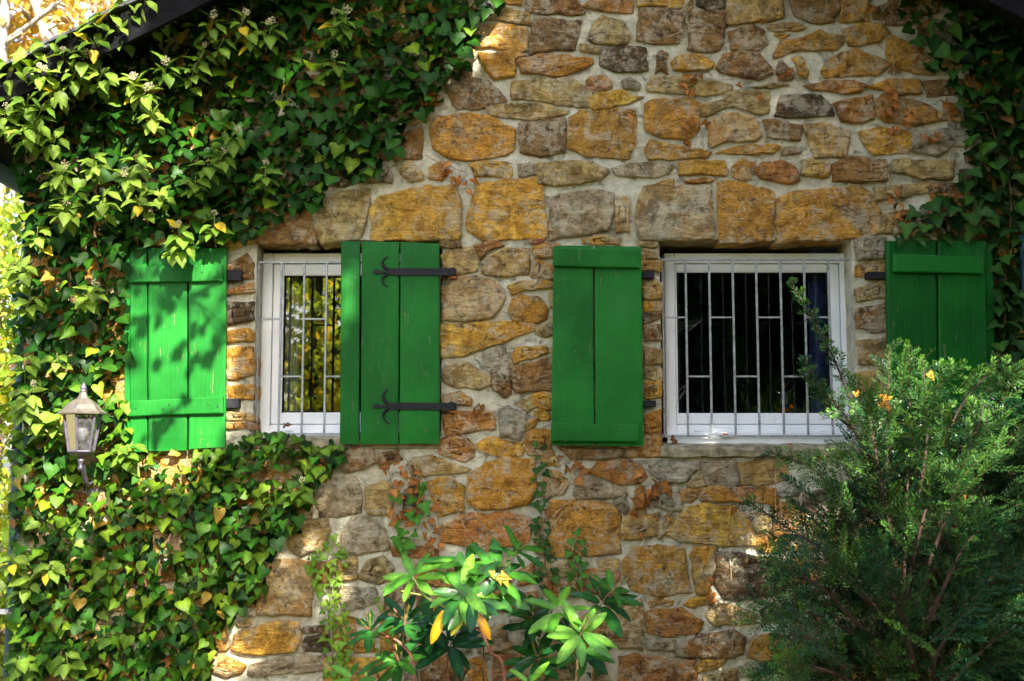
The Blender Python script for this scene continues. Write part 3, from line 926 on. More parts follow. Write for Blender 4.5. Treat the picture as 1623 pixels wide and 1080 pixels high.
# ------------------------------------------------------------------ windows
def wx(u, Y, v=550): return W(u, v, Y).x
def wz(v, Y, u=811): return W(u, v, Y).z
def mk_window(lab, u_l, u_r, v_t, v_b, gl_u, gl_v, Y, bars, barv, curtain):
    """casement: outer frame px (u_l..u_r, v_t..v_b), glass px gl_u, gl_v, all on the plane y = Y"""
    w = tag(empty("window", (0, 0, 0), house), lab)
    X0, X1, Z0, Z1 = wx(u_l, Y), wx(u_r, Y), wz(v_b, Y), wz(v_t, Y)
    G0, G1, H0, H1 = wx(gl_u[0], Y), wx(gl_u[1], Y), wz(gl_v[1], Y), wz(gl_v[0], Y)
    fw = .052
    fr = Acc()
    for bx in ((X0, X0 + fw, Z0, Z1), (X1 - fw, X1, Z0, Z1)): fr.box(bx[0], bx[1], Y - .01, Y + .06, bx[2], bx[3], .004)
    fr.box(X0 + fw + .0005, X1 - fw - .0005, Y - .0095, Y + .06, Z1 - fw, Z1, .004)
    fr.box(X0 + fw + .0005, X1 - fw - .0005, Y - .0095, Y + .06, Z0, Z0 + fw, .004)
    fr.build("frame", M['white'], w)
    s0, s1, t0, t1 = X0 + fw + .003, X1 - fw - .003, Z0 + fw + .003, Z1 - fw - .003
    sa = Acc()
    sa.box(s0, G0, Y + .002, Y + .055, t0, t1, .005); sa.box(G1, s1, Y + .002, Y + .055, t0, t1, .005)
    sa.box(G0 + .0005, G1 - .0005, Y + .0025, Y + .055, t0, H0, .005); sa.box(G0 + .0005, G1 - .0005, Y + .0025, Y + .055, H1, t1, .005)
    for bx in ((G0, G0 + .007, H0, H1), (G1 - .007, G1, H0, H1)):            # dark glazing gasket
        pass
    sa.build("sash", M['white'], w)
    ga = Acc()
    ga.box(G0, G0 + .006, Y + .012, Y + .03, H0, H1); ga.box(G1 - .006, G1, Y + .012, Y + .03, H0, H1)
    ga.box(G0 + .0062, G1 - .0062, Y + .0122, Y + .03, H0, H0 + .006); ga.box(G0 + .0062, G1 - .0062, Y + .0122, Y + .03, H1 - .006, H1)
    ga.build("gasket", M['soot'], w)
    Acc().add([(G0, Y + .026, H0), (G1, Y + .026, H0), (G1, Y + .026, H1), (G0, Y + .026, H1)], [(0, 1, 2, 3)]).build("pane", M['glass'], w)
    ws = Acc().box(X0 - .005, X1 + .005, Y - .075, Y - .012, Z0 - .022, Z0 + .012, .004).box(X0 - .005, X1 + .005, Y - .08, Y - .0755, Z0 - .05, Z0 + .012, .002)
    ws.build("drip_sill", M['white'], w)
    # weep-hole caps
    for f in (.17, .83):
        Acc().box(X0 + (X1 - X0) * f - .02, X0 + (X1 - X0) * f + .02, Y - .016, Y - .0102, Z0 + .02, Z0 + .034, .002).build("drain_cap", M['white'], w)
    # galvanised bar grille in front
    Yg = .045
    bu_l, bu_r, bv_t, bv_b = barv[0], barv[1], barv[2], barv[3]
    xs = [wx(u, Yg) for u in bars]
    xl, xr, zt, zb = wx(bu_l, Yg), wx(bu_r, Yg), wz(bv_t, Yg), wz(bv_b, Yg)
    gr = empty("grille", (0, 0, 0), w)
    def bar(x0, x1, z0, z1, y=Yg): pass
    grm = []
    r = .0055
    g = Acc().box(xl - r, xr + r, Yg - r, Yg + r, zt - r, zt + r, .0015); grm.append(g)
    g = Acc().box(xl - r, xr + r, Yg - r, Yg + r, zb - r, zb + r, .0015); grm.append(g)
    allx = [xl] + xs + [xr]
    for x in allx:
        grm.append(Acc().box(x - r * .98, x + r * .98, Yg - r * .96, Yg + r * .96, zb + r, zt - r, .0015))
    zu, zl = wz(barv[4], Yg), wz(barv[5], Yg)
    for i in range(len(allx) - 1):
        z = zu if i % 2 == 0 else zl
        grm.append(Acc().box(allx[i] + r, allx[i + 1] - r, Yg - r * .8, Yg + r * .8, z - r * .8, z + r * .8, .0012))
    bpy.data.objects.remove(gr)
    for g in grm: g.build("grille_bar", M['zinc'], w)
    for z in (zt + .0, zb + .0):                                            # fixings into the jambs
        for x, sx in ((xl, -1), (xr, 1)):
            Acc().box(x + sx * r, x + sx * .03, Yg + .001, Yg + .009, z - .012, z + .012).build("grille_fixing", M['zinc'], w)
    if curtain:
        c = Acc()
        for (u0, u1, rgb) in curtain:
            V, F = [], []; n = 30
            for k in range(n + 1):
                x = wx(u0 + (u1 - u0) * k / n, .27); y = .27 + .02 * math.sin(k * 1.5)
                V += [(x, y, Z0 - .3), (x, y, Z1 + .1)]
            for k in range(n): F.append((2 * k, 2 * k + 2, 2 * k + 3, 2 * k + 1))
            c.add(V, F, rgb)
        c.build("curtain", M['tint'], w, smooth=True)
    return w
mk_window("window half covered by a closed shutter, pane mirroring sunlit leaves", 414, 694, 402, 690, (448, 655), (437, 654), .15,
          [444, 480.5, 516, 552, 588, 624, 660], (408, 697, 416, 688, 506, 597), [(446, 474, (.45, .48, .55))])
mk_window("dark uncovered window with staggered grey bars", 1054, 1350, 402, 690, (1074, 1315), (432, 655), .15,
          [1088.5, 1126, 1163.5, 1201, 1239.5, 1277.5, 1316.5], (1051.5, 1354, 412, 691.5, 503.5, 597), [(1283, 1345, (.12, .18, .62))])
# concrete sill of the uncovered window
a = Acc(); n = 26
V, F = [], []
xs = np.linspace(wx(1044, 0), wx(1402, 0), n + 1)
prof = [(.16, 699), (.05, 703), (-.035, 708), (-.042, 713), (-.036, 724), (.03, 726)]
for i, x in enumerate(xs):
    for (y, vv) in prof:
        k = .008 * mnoise.fractal(Vector((x * 14, y * 20, vv * .2)), 1, 2, 4)
        V.append((x, y + k, wz(vv, 0) + k))
m = len(prof)
for i in range(n):
    for j in range(m - 1): F.append((i * m + j, (i + 1) * m + j, (i + 1) * m + j + 1, i * m + j + 1))
F += [tuple(range(m)), tuple(range(n * m, n * m + m))[::-1]]
a.add(V, F).build("sill", M['concrete'], house)
# shaded stone bed under the first window's sill
a = Acc().box(wx(404, 0), wx(700, 0), -.01, .12, wz(712, 0), wz(694, 0), .008).build("sill", M['concrete'], house)

# ------------------------------------------------------------------ shutters
def plank_mesh(acc, P, y0, y1, seed):
    """plank from four corners (x, z): lower left, lower right, upper right, upper left; slightly cupped with soft edges"""
    nx, nz = 5, 16
    (ax, az), (bx_, bz), (cx, cz), (dx, dz) = P
    V, F = [], []
    for j in range(nz + 1):
        t = j / nz
        for i in range(nx + 1):
            s = (0, .045, .3, .7, .955, 1)[i]
            x = (ax + (bx_ - ax) * s) * (1 - t) + (dx + (cx - dx) * s) * t
            z = (az + (bz - az) * s) * (1 - t) + (dz + (cz - dz) * s) * t
            e = .0035 if i in (0, nx) or j in (0, nz) else 0
            y = y0 + e + .0012 * mnoise.noise(Vector((x * 20, z * 3, seed)))
            if i in (0, nx): x += .0016 * mnoise.noise(Vector((seed, z * 9, i * 5.0)))
            if j in (0, nz): z += .0025 * mnoise.noise(Vector((seed + 7, x * 30, j * 5.0)))
            V.append((x, y, z))
    w = nx + 1
    for j in range(nz):
        for i in range(nx): F.append((j * w + i, j * w + i + 1, (j + 1) * w + i + 1, (j + 1) * w + i))
    rim = [i for i in range(w)] + [j * w + nx for j in range(1, nz + 1)] + [nz * w + i for i in range(nx - 1, -1, -1)] + [j * w for j in range(nz - 1, 0, -1)]
    b0 = len(V)
    for k in rim: V.append((V[k][0], y1, V[k][2]))
    for k in range(len(rim)):
        k2 = (k + 1) % len(rim)
        F.append((rim[k2], rim[k], b0 + k, b0 + k2))
    F.append(tuple(range(b0, b0 + len(rim)))[::-1])
    return acc.add(V, F)
def quad(px, Y): return [(W(u, v, Y).x, W(u, v, Y).z) for u, v in px]
_sd = [0]
def piece(sh, name, px, yf, yb):
    _sd[0] += 1.37
    if name == 'plank' and px[1][0] - px[0][0] > 15: px = tuple((u + (.55 if k in (0, 3) else -.55), v) for k, (u, v) in enumerate(px))
    a = plank_mesh(Acc(), quad(px, yf), yf, yb, _sd[0])
    V = np.concatenate(a.v); c = V.mean(0)
    return a.build(name, M['green'], sh, loc=tuple(c))
def nails(sh, pts, Y):
    for u, v in pts:
        p = W(u, v, Y)
        a = Acc().lathe([(.0042, -.001), (.0040, .0012), (.002, .0022), (.0004, .0025)], 8)
        o = a.build("nail", M['iron'], sh); o.location = p; o.rotation_euler = (R(90), 0, 0)
def pintle(sh, u0, u1, v0, v1, yf, yb):
    Acc().box(W(u0, v0, yf).x, W(u1, v0, yf).x, yf, yb, W(u0, v1, yf).z, W(u0, v0, yf).z, .002).build("hinge_pin", M['iron'], sh)

s1 = tag(empty("shutter", (0, 0, 0), house), "open shutter dappled with sunlight beside the lantern")
YS = -.070
for px in (((205, 717), (233, 716), (233, 393), (205.5, 394)), ((234.6, 715), (296.5, 714), (297, 394), (234.6, 393)), ((298.5, 712), (357, 709), (359, 393), (298.5, 395))):
    piece(s1, "plank", px, YS, YS + .026)
piece(s1, "plank", ((196.5, 700), (206, 704), (206, 398), (198.5, 400)), YS + .012, YS + .028)
piece(s1, "batten", ((205, 448), (352, 446), (352, 419), (206, 422)), YS - .022, YS - .001)
piece(s1, "batten", ((204, 660), (354, 655), (353, 629), (205, 636)), YS - .022, YS - .001)
nails(s1, [(222, 436), (262, 433), (320, 432), (345, 431), (215, 648), (258, 648), (268, 642), (330, 642), (345, 645)], YS - .022)
pintle(s1, 357, 383, 428, 445, -.045, .01); pintle(s1, 357, 379, 632, 647, -.045, .01)

s2 = tag(empty("shutter", (0, 0, 0), house), "closed shutter with two black strap hinges")
YS = -.055
for px in (((538, 704), (569.5, 704), (571, 382.5), (540, 382.5)), ((571, 704), (631.5, 704), (633, 383.5), (573, 383)), ((633, 704), (697, 703.5), (697, 386), (634.5, 384))):
    piece(s2, "plank", px, YS, YS + .03)
def strap(sh, vc, hw, u_tip, u_bar, u_end, uc, dv):
    a = Acc(); y0, y1 = -.0635, -.0556
    def pl(pts):                       # flat iron outline with thickness
        q = [W(u, v, y0) for u, v in pts]; n = len(q)
        V = [(p.x, y0, p.z) for p in q] + [(p.x, y1, p.z) for p in q]
        F = [tuple(range(n)), tuple(range(n, 2 * n))[::-1]] + [(k, n + k, n + (k + 1) % n, (k + 1) % n) for k in range(n)]
        a.add(V, F)
    pl([(u_bar, vc - 2.6), (u_bar + 6, vc - 5.2), (u_bar + 26, vc - hw), (u_end, vc - hw + 1), (u_end, vc + hw), (u_bar + 26, vc + hw - .5), (u_bar + 6, vc + 5.2), (u_bar, vc + 3)])
    pl([(u_tip, vc), (u_tip + 4, vc - 3.4), (u_tip + 9, vc - 3.6), (u_tip + 14, vc - 1.9), (u_bar + .1, vc - 2.4), (u_bar + .1, vc + 2.4), (u_tip + 14, vc + 1.9), (u_tip + 9, vc + 3.6), (u_tip + 4, vc + 3.4)])
    for sgn in (-1, 1):
        c, r = [], []
        for k in range(9):
            t = k / 8
            c.append(W(uc - 1 + 9 * (t - .45) ** 2 * 1.6 + (6 * t ** 3 if 1 else 0) + (9 * (1 - t) ** 3), vc + sgn * (3 + dv * t), -.060)); r.append((.0088 if 0 < k < 6 else .0065) * (1 - .55 * t))
        a.tube(c, r, 8)
    a.box(W(u_end - 9, 0, -.0635).x, W(u_end, 0, -.0635).x, -.068, -.045, W(uc, vc + hw, -.0635).z - .001, W(uc, vc - hw, -.0635).z + .001, .002)
    a.build("strap_hinge", M['iron'], sh)
    nails(sh, [(u_tip + 7, vc), (u_bar + 33, vc), (u_bar + 80, vc), (uc + 2, vc - dv * .75), (uc + 2, vc + dv * .75)], -.0637)
    Acc().box(W(u_end - 8, 0, -.05).x, W(u_end + 3, 0, -.05).x, -.06, .01, W(uc, vc + hw + 5, -.05).z, W(uc, vc + hw + .5, -.05).z, .003).build("hinge_pin", M['rust'], sh)
strap(s2, 431, 6, 590, 613, 723.5, 605, 21)
strap(s2, 644, 6, 590, 613, 723.5, 606, 24)
nails(s2, [(560, 632), (553, 662)], YS)
pintle(s2, 699, 722, 427, 437, -.045, .01); pintle(s2, 699, 722, 639, 649, -.045, .01)

s3 = tag(empty("shutter", (0, 0, 0), house), "open shutter of two wide planks touching the dark window's bare side")
YS = -.072
piece(s3, "plank", ((873.5, 706), (942, 706.5), (940.5, 389.5), (877, 389.5)), YS, YS + .028)
piece(s3, "plank", ((943.5, 706.5), (1020.5, 707), (1017, 391), (942.3, 389.8)), YS, YS + .028)
piece(s3, "batten", ((876, 422), (1014.5, 425), (1015, 396), (877, 392.5)), YS - .024, YS - .001)
piece(s3, "batten", ((873, 700), (1012.5, 701), (1012, 673), (873.5, 670)), YS - .024, YS - .001)
nails(s3, [(937, 409)], YS - .024)
pintle(s3, 1018, 1037, 430, 441, -.045, .01); pintle(s3, 1020, 1040, 635, 645, -.045, .01)

s4 = tag(empty("shutter", (0, 0, 0), house), "shaded open shutter standing behind the yew")
YS = -.070
piece(s4, "plank", ((1410, 700), (1487.5, 701), (1484.5, 382), (1404, 382)), YS, YS + .028)
piece(s4, "plank", ((1489.2, 701), (1569, 702), (1563.5, 382.5), (1486, 382)), YS, YS + .028)
piece(s4, "plank", ((1568, 700), (1580, 700), (1573, 386), (1562.5, 386)), YS + .010, YS + .028)
piece(s4, "batten", ((1416, 431), (1560, 434), (1560, 407), (1416.5, 402.5)), YS - .026, YS - .001)
piece(s4, "batten", ((1421, 661), (1566, 663), (1565, 631), (1420.5, 630)), YS - .026, YS - .001)
pintle(s4, 1374, 1405, 431, 442, -.045, .01); pintle(s4, 1378, 1410, 640, 651, -.045, .01)
for t_ in ():
    pass

# ------------------------------------------------------------------ bottle on the inner sill
p = W(1243, 655, .30)
bt = tag(empty("bottle", p), "small blue bottle with orange cap and foot inside the dark window", "bottle")
Acc().lathe([(.036, 0), (.038, .004), (.036, .02), (.028, .024)], 20, c=(.75, .16, .02)).build("foot", M['tint'], bt)
Acc().lathe([(.020, .0242), (.021, .03), (.021, .085), (.016, .10), (.009, .112), (.008, .13)], 20, c=(.10, .22, .62)).build("body", M['tint'], bt, smooth=True)
Acc().lathe([(.0215, .045), (.0215, .078)], 20, c=(.75, .78, .82)).build("paper_label", M['tint'], bt, smooth=True)
Acc().lathe([(.0105, .1302), (.012, .133), (.012, .152), (.009, .155)], 16, c=(.75, .18, .02)).build("cap", M['tint'], bt)
Acc().box(wx(1060, .3), wx(1345, .3), .215, .40, p.z - .03, p.z - .0005, .004).build("inner_sill", M['white'], house)

# ------------------------------------------------------------------ wall lantern
L0 = W(131, 655, -.24); LX, LZ = L0.x, L0.z          # centre of the roof rim
lan = tag(empty("wall_lantern", (LX, -.24, LZ)), "six-sided brass and grey wall lantern hanging among ivy near the corner", "lantern")
k_ = 5.76 / FPX                                       # metres per photo pixel at the lantern
HX = R(30)
roofp = [(38 * k_, -2 * k_), (38.5 * k_, .5 * k_), (35 * k_, 2.5 * k_), (30 * k_, 6 * k_), (24.5 * k_, 13 * k_), (17 * k_, 19 * k_), (9.5 * k_, 23.5 * k_), (7 * k_, 27 * k_), (5.2 * k_, 33 * k_)]
Acc().lathe(roofp, 6, rot=HX).build("roof", M['brass'], lan)
Acc().lathe([(5.6 * k_, 33.1 * k_), (5.8 * k_, 35 * k_), (4 * k_, 36 * k_), (5.0 * k_, 38 * k_), (5.2 * k_, 40 * k_), (3.6 * k_, 44 * k_), (1.2 * k_, 48 * k_), (.3 * k_, 49 * k_)], 16).build("finial", M['lampmetal'], lan, smooth=True)
rt, rb, zt_, zb_ = 28.5 * k_, 19 * k_, -3 * k_, -60 * k_
for i in range(6):
    th, th2 = HX + i * R(60), HX + (i + 1) * R(60)
    A_, B_ = Vector((rt * math.cos(th), rt * math.sin(th), zt_)), Vector((rb * math.cos(th), rb * math.sin(th), zb_))
    C_, D_ = Vector((rt * math.cos(th2), rt * math.sin(th2), zt_)), Vector((rb * math.cos(th2), rb * math.sin(th2), zb_))
    Acc().tube([A_, B_], 2.0 * k_, 6).build("glazing_bar", M['lampmetal'], lan)
    ins = .97
    q = [Vector((p_.x * ins, p_.y * ins, p_.z)) for p_ in (A_, C_, D_, B_)]
    Acc().add([tuple(x) for x in q], [(0, 1, 2, 3)]).build("pane", M['lampglass'], lan)
Acc().lathe([(rb * 1.1, zb_ + 1.5 * k_), (rb * 1.12, zb_ - 1 * k_), (rb * .85, zb_ - 5 * k_), (9 * k_, zb_ - 9 * k_), (3.2 * k_, zb_ - 11 * k_)], 6, rot=HX).build("base_cap", M['lampmetal'], lan)
Acc().lathe([(3.0 * k_, zb_ - 11.2 * k_), (5.8 * k_, zb_ - 13 * k_), (4.6 * k_, zb_ - 17 * k_), (3 * k_, zb_ - 21 * k_), (3.2 * k_, zb_ - 23 * k_), (5 * k_, zb_ - 26 * k_), (4.6 * k_, zb_ - 29 * k_), (2 * k_, zb_ - 32 * k_)], 14).build("pendant", M['lampmetal'], lan, smooth=True)
Acc().lathe([(4 * k_, zb_ + 2 * k_), (4.2 * k_, zb_ + 14 * k_)], 12).build("lamp_holder", M['soot'], lan)
Acc().lathe([(3.8 * k_, zb_ + 14.2 * k_), (5.5 * k_, zb_ + 18 * k_), (9.5 * k_, zb_ + 25 * k_), (10 * k_, zb_ + 30 * k_), (8 * k_, zb_ + 36 * k_), (3 * k_, zb_ + 40 * k_)], 16, c=(.16, .16, .18)).build("bulb", M['tint'], lan, smooth=True)
arm = catmull([(0, .02, zb_ - 16 * k_), (-.004, .06, zb_ - 34 * k_), (-.01, .12, zb_ - 52 * k_), (-.012, .18, zb_ - 50 * k_), (-.014, .232, zb_ - 46 * k_)], 6)
Acc().tube(arm, .012, 10).build("bracket_arm", M['lampmetal'], lan, smooth=True)
Acc().box(-.045, .02, .222, .236, zb_ - 72 * k_, zb_ - 30 * k_, .004).build("wall_plate", M['lampmetal'], lan)

# ------------------------------------------------------------------ leaves
def leaf_shape(half, mid, cup=.18, droop=.25, asym=0.0, wave=.04, side=0.0):
    """half outline [(x, y)] from base to before tip (6 points), midrib ys; returns verts, tris, vein weight"""
    def zz(x, y): return cup * abs(x) - droop * y * y * .6 + wave * math.sin(9 * y + (3 if x < 0 else 0)) * min(1, abs(x) * 3)
    V = [(side * y * y, y, zz(0, y)) for y in mid]
    wgt = [1.0] * len(mid)
    for s in (1, -1):
        for x, y in half:
            V.append((s * x * (1 + s * asym) + side * y * y, y - s * asym * .2, zz(s * x, y))); wgt.append(0.0)
    F = []
    for s in (0, 1):
        b = 4 + 6 * s
        T = [(0, b, b + 1), (0, b + 1, b + 2), (0, b + 2, 1), (1, b + 2, b + 3), (1, b + 3, b + 4), (1, b + 4, 2), (2, b + 4, b + 5), (2, b + 5, 3)]
        F += [t_ if s == 0 else t_[::-1] for t_ in T]
    return np.array(V), np.array(F), np.array(wgt)
SHAPES = [
    leaf_shape([(.22, -.17), (.48, -.13), (.61, .08), (.54, .34), (.35, .60), (.13, .86)], (.02, .34, .64, 1.0), .10, .25),            # heart
    leaf_shape([(.18, -.12), (.38, -.10), (.60, .14), (.36, .30), (.30, .52), (.13, .80)], (.02, .30, .60, 1.0), .22, .35),   # three-lobed
    leaf_shape([(.16, -.02), (.30, .10), (.37, .30), (.34, .48), (.22, .70), (.10, .87)], (.0, .33, .64, 1.0), .25, .3),      # flowering-shoot leaf
    leaf_shape([(.06, .02), (.115, .16), (.145, .36), (.148, .58), (.12, .78), (.055, .94)], (.0, .36, .68, 1.0), .22, .22),     # rhododendron
    leaf_shape([(.20, -.1), (.44, -.04), (.46, .2), (.30, .38), (.28, .56), (.10, .82)], (.02, .34, .64, 1.0), .75, .9, .2, .2),      # curled dead leaf
    leaf_shape([(.20, -.19), (.45, -.17), (.58, .04), (.52, .30), (.30, .58), (.10, .84)], (.02, .34, .64, 1.0), -.14, .55, .12, .05, .10),
    leaf_shape([(.24, -.12), (.50, -.10), (.66, .12), (.50, .32), (.36, .56), (.14, .82)], (.02, .34, .64, 1.0), .22, -.12, -.14, .07, -.12),
    leaf_shape([(.20, -.12), (.42, -.14), (.66, .10), (.38, .26), (.27, .50), (.11, .82)], (.02, .30, .60, 1.0), -.12, .5, .1, .05, -.08),
    leaf_shape([(.18, -.15), (.40, -.12), (.47, .10), (.42, .34), (.27, .60), (.10, .86)], (.02, .34, .64, 1.0), .45, .7, .05, .04, .06),
]
def leaf_cols(rgb, wgt, vein=.55):
    f = 1 + vein * wgt
    return np.asarray(rgb)[None, :] * f[:, None] if np.ndim(rgb) == 1 else np.asarray(rgb)[:, None, :] * f[None, :, None]
def basis(pos, tip, nrm):
    tip = tip / np.linalg.norm(tip, axis=1, keepdims=True)
    x = np.cross(tip, nrm); x /= np.linalg.norm(x, axis=1, keepdims=True) + 1e-9
    n = np.cross(x, tip)
    return x, tip, n
def leaves_mass(pos, tip, nrm, size, rgb, shape):
    V, F, wg = SHAPES[shape]
    x, y, z = basis(pos, tip, nrm)
    P = pos[:, None, :] + size[:, None, None] * (V[None, :, 0, None] * x[:, None, :] + V[None, :, 1, None] * y[:, None, :] + V[None, :, 2, None] * z[:, None, :])
    N, k = len(pos), len(V)
    FF = (F[None] + (np.arange(N) * k)[:, None, None]).reshape(-1, 3)
    return P.reshape(-1, 3), FF, leaf_cols(rgb, wg).reshape(-1, 3)
_leaf_mesh = {}
def leaf_obj(name, parent, pos, tip, nrm, size, rgb, shape, mat):
    key = (shape, mat.name, name)
    if key not in _leaf_mesh:
        V, F, wg = SHAPES[shape]
        _leaf_mesh[key] = mesh_np(name, V, F, mat, leaf_cols(np.ones(3), wg), True)
    o = bpy.data.objects.new(name, _leaf_mesh[key])
    x, y, z = basis(np.array([pos]), np.array([tip]), np.array([nrm]))
    from mathutils import Matrix
    m = Matrix.Identity(4)
    for i in range(3):
        m[i][0], m[i][1], m[i][2], m[i][3] = x[0][i] * size, y[0][i] * size, z[0][i] * size, pos[i]
    link(o, parent)
    o.matrix_world = m
    if parent is not None: o.matrix_parent_inverse = parent_inv(parent)
    o.color = (*[float(c) for c in rgb], 1)
    return o
def parent_inv(p):
    from mathutils import Matrix
    return Matrix.Translation(-p.location)
def merge(parts):
    V, F, C, b = [], [], [], 0
    for v_, f_, c_ in parts:
        V.append(v_); F.append(f_ + b); C.append(c_); b += len(v_)
    return np.concatenate(V), np.concatenate(F), np.concatenate(C)

def scatter(poly, r, tries=None, keep=None):
    """dart throwing inside a photo-space polygon lying on the wall"""
    us = [p[0] for p in poly]; vs = [p[1] for p in poly]
    u0, u1, v0, v1 = min(us), max(us), min(vs), max(vs)
    n = int((u1 - u0) * (v1 - v0) / (r * r) * 4)
    U = rng.uniform(u0, u1, n); V_ = rng.uniform(v0, v1, n)
    ok = in_poly(U, V_, poly)
    grid, out = {}, []
    for u, v in zip(U[ok], V_[ok]):
        if keep is not None and random.random() > keep(u, v): continue
        g = (int(u // r), int(v // r)); bad = False
        for i in (-1, 0, 1):
            for j in (-1, 0, 1):
                for (a, b) in grid.get((g[0] + i, g[1] + j), ()):
                    if (a - u) ** 2 + (b - v) ** 2 < r * r: bad = True
        if not bad:
            grid.setdefault(g, []).append((u, v)); out.append((u, v))
    return out
def ivy_dirs(n, pitch=(15, 60), roll=28, yaw=28):
    p = np.radians(rng.uniform(*pitch, n)); ro = np.radians(rng.normal(0, roll, n)); ya = np.radians(rng.normal(0, yaw, n))
    t = np.stack([np.sin(ro), np.zeros(n), -np.cos(ro)], 1)
    out = np.stack([np.sin(ya), -np.cos(ya), np.zeros(n)], 1)
    tip = np.cos(p)[:, None] * t + np.sin(p)[:, None] * out
    nrm = np.cos(p)[:, None] * out - np.sin(p)[:, None] * t
    return tip, nrm
def lerp3(a, b, t): return np.asarray(a)[None] * (1 - t)[:, None] + np.asarray(b)[None] * t[:, None]
DARK, MIDG, YEL, GOLD = (.006, .033, .003), (.026, .098, .006), (.15, .225, .012), (.42, .30, .02)

def ivy(label, layers, parts=300, stems=(), dry=0.0, group="ivy growing on the cottage wall"):
    """layers: (polygon, spacing px, (size lo, hi), (depth lo, hi), colour fn(u, v, n) -> rgb, shape weights, keep)"""
    P, S, Cc, sh, D = [], [], [], [], []
    for poly, r, sz, dep, cf, wts, keep in layers:
        pts = scatter(poly, r, keep=keep)
        if not pts: continue
        n = len(pts); d = rng.uniform(dep[0], dep[1], n)
        P.append(np.array([W(u, v, -dd) for (u, v), dd in zip(pts, d)])); D.append(d)
        S.append(rng.uniform(sz[0], sz[1], n)); s_ = rng.choice(len(wts), n, p=np.array(wts) / sum(wts)); s_ = np.where(s_ == 0, rng.choice([0, 0, 5, 5, 6, 8], n), np.where(s_ == 1, rng.choice([1, 7], n), s_)); sh.append(s_)
        Cc.append(cf(np.array(pts), n))
    P = np.concatenate(P); D = np.concatenate(D); S = np.concatenate(S); sh = np.concatenate(sh); Cc = np.concatenate(Cc)
    tip, nrm = ivy_dirs(len(P))
    br = rng.random(len(P)); Cc[br < .018] = (.30, .20, .03); Cc[br < .007] = (.20, .09, .03)
    base = P.mean(0)
    root = tag(empty("climbing_ivy", (base[0], 0, 0)), label, "ivy", group)
    order = np.argsort(-(D + .6 * S))
    first = order[:parts]; rest = order[parts:]
    for i in first:
        leaf_obj("leaf", root, P[i], tip[i], nrm[i], S[i], Cc[i], int(sh[i]), M['leaf'])
    if len(rest):
        ms = [leaves_mass(P[q], tip[q], nrm[q], S[q], Cc[q], k) for k in range(9) for q in [rest[sh[rest] == k]] if len(q)]
        V, F, C_ = merge(ms)
        o = link(bpy.data.objects.new("foliage", mesh_np("foliage", V - np.array((base[0], 0, 0)), F, M['leaf'], C_, True)), root)
        tag(o, kind="stuff")
    for pts, w0 in stems:
        q = catmull([W(u, v, -.025 - .012 * random.random()) for u, v in pts], 5)
        q = [p + mnoise.noise_vector(p * 9) * .012 for p in q]
        a = Acc().tube(q, [w0 * (1 - .6 * i / len(q)) for i in range(len(q))], 6, c=(.17, .10, .05))
        a.build("stem", M['bark'], root, loc=(base[0], 0, 0), smooth=True).location = (0, 0, 0)
    return root

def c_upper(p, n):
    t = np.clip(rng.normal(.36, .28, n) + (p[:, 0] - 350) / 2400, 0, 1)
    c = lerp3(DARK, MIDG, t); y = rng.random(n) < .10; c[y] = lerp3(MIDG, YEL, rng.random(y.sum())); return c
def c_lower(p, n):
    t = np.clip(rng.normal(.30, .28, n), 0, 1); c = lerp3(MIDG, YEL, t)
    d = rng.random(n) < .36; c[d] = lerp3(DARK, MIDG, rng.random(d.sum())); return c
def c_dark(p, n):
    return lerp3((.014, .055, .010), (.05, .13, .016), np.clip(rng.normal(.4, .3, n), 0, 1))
def c_light(p, n):
    return lerp3((.06, .16, .014), (.16, .25, .025), np.clip(rng.normal(.5, .3, n), 0, 1))

R1 = [(42, 400), (36, 300), (20, 230), (60, 130), (150, 90), (215, 40), (300, -15), (792, -15), (800, 4), (745, 40), (768, 52), (736, 74), (742, 104), (705, 122), (690, 172), (652, 196), (640, 236), (602, 240), (598, 268), (560, 285), (536, 262), (500, 325), (440, 345), (405, 375), (335, 376), (300, 398), (205, 392)]
def k1(u, v): return 1.0
def gap(u, v):
    n = mnoise.noise(Vector((u / 60, v / 48, 4.4)))
    return 1.0 if n < .26 else .25
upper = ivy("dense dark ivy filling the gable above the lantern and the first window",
    [(R1, 12, (.045, .075), (.006, .03), lambda p, n: c_upper(p, n) * .4, (6, 2, 1), gap),  # back leaves coloured darker, painting the shade deep in the ivy
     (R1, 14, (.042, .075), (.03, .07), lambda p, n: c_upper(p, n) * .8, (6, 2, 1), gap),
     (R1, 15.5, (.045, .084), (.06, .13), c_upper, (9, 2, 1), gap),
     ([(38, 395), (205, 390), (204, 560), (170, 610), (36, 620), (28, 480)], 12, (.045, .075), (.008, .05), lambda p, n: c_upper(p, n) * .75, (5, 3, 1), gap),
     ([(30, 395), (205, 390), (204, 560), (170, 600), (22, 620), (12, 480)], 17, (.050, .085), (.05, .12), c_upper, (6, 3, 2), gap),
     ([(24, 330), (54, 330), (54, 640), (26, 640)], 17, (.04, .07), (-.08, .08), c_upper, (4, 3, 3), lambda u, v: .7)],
    stems=[([(140, 700), (165, 500), (150, 330), (190, 180), (300, 60)], .011), ([(240, 420), (205, 260), (330, 130), (450, 20)], .009), ([(120, 640), (110, 420), (90, 250), (130, 140)], .010),
           ([(300, 390), (310, 210), (360, 90), (420, -20)], .008), ([(200, 390), (197, 330), (195, 290)], .008), ([(380, 380), (470, 230), (560, 120), (700, 30)], .006), ([(330, 330), (480, 300), (600, 210), (690, 100)], .005)])
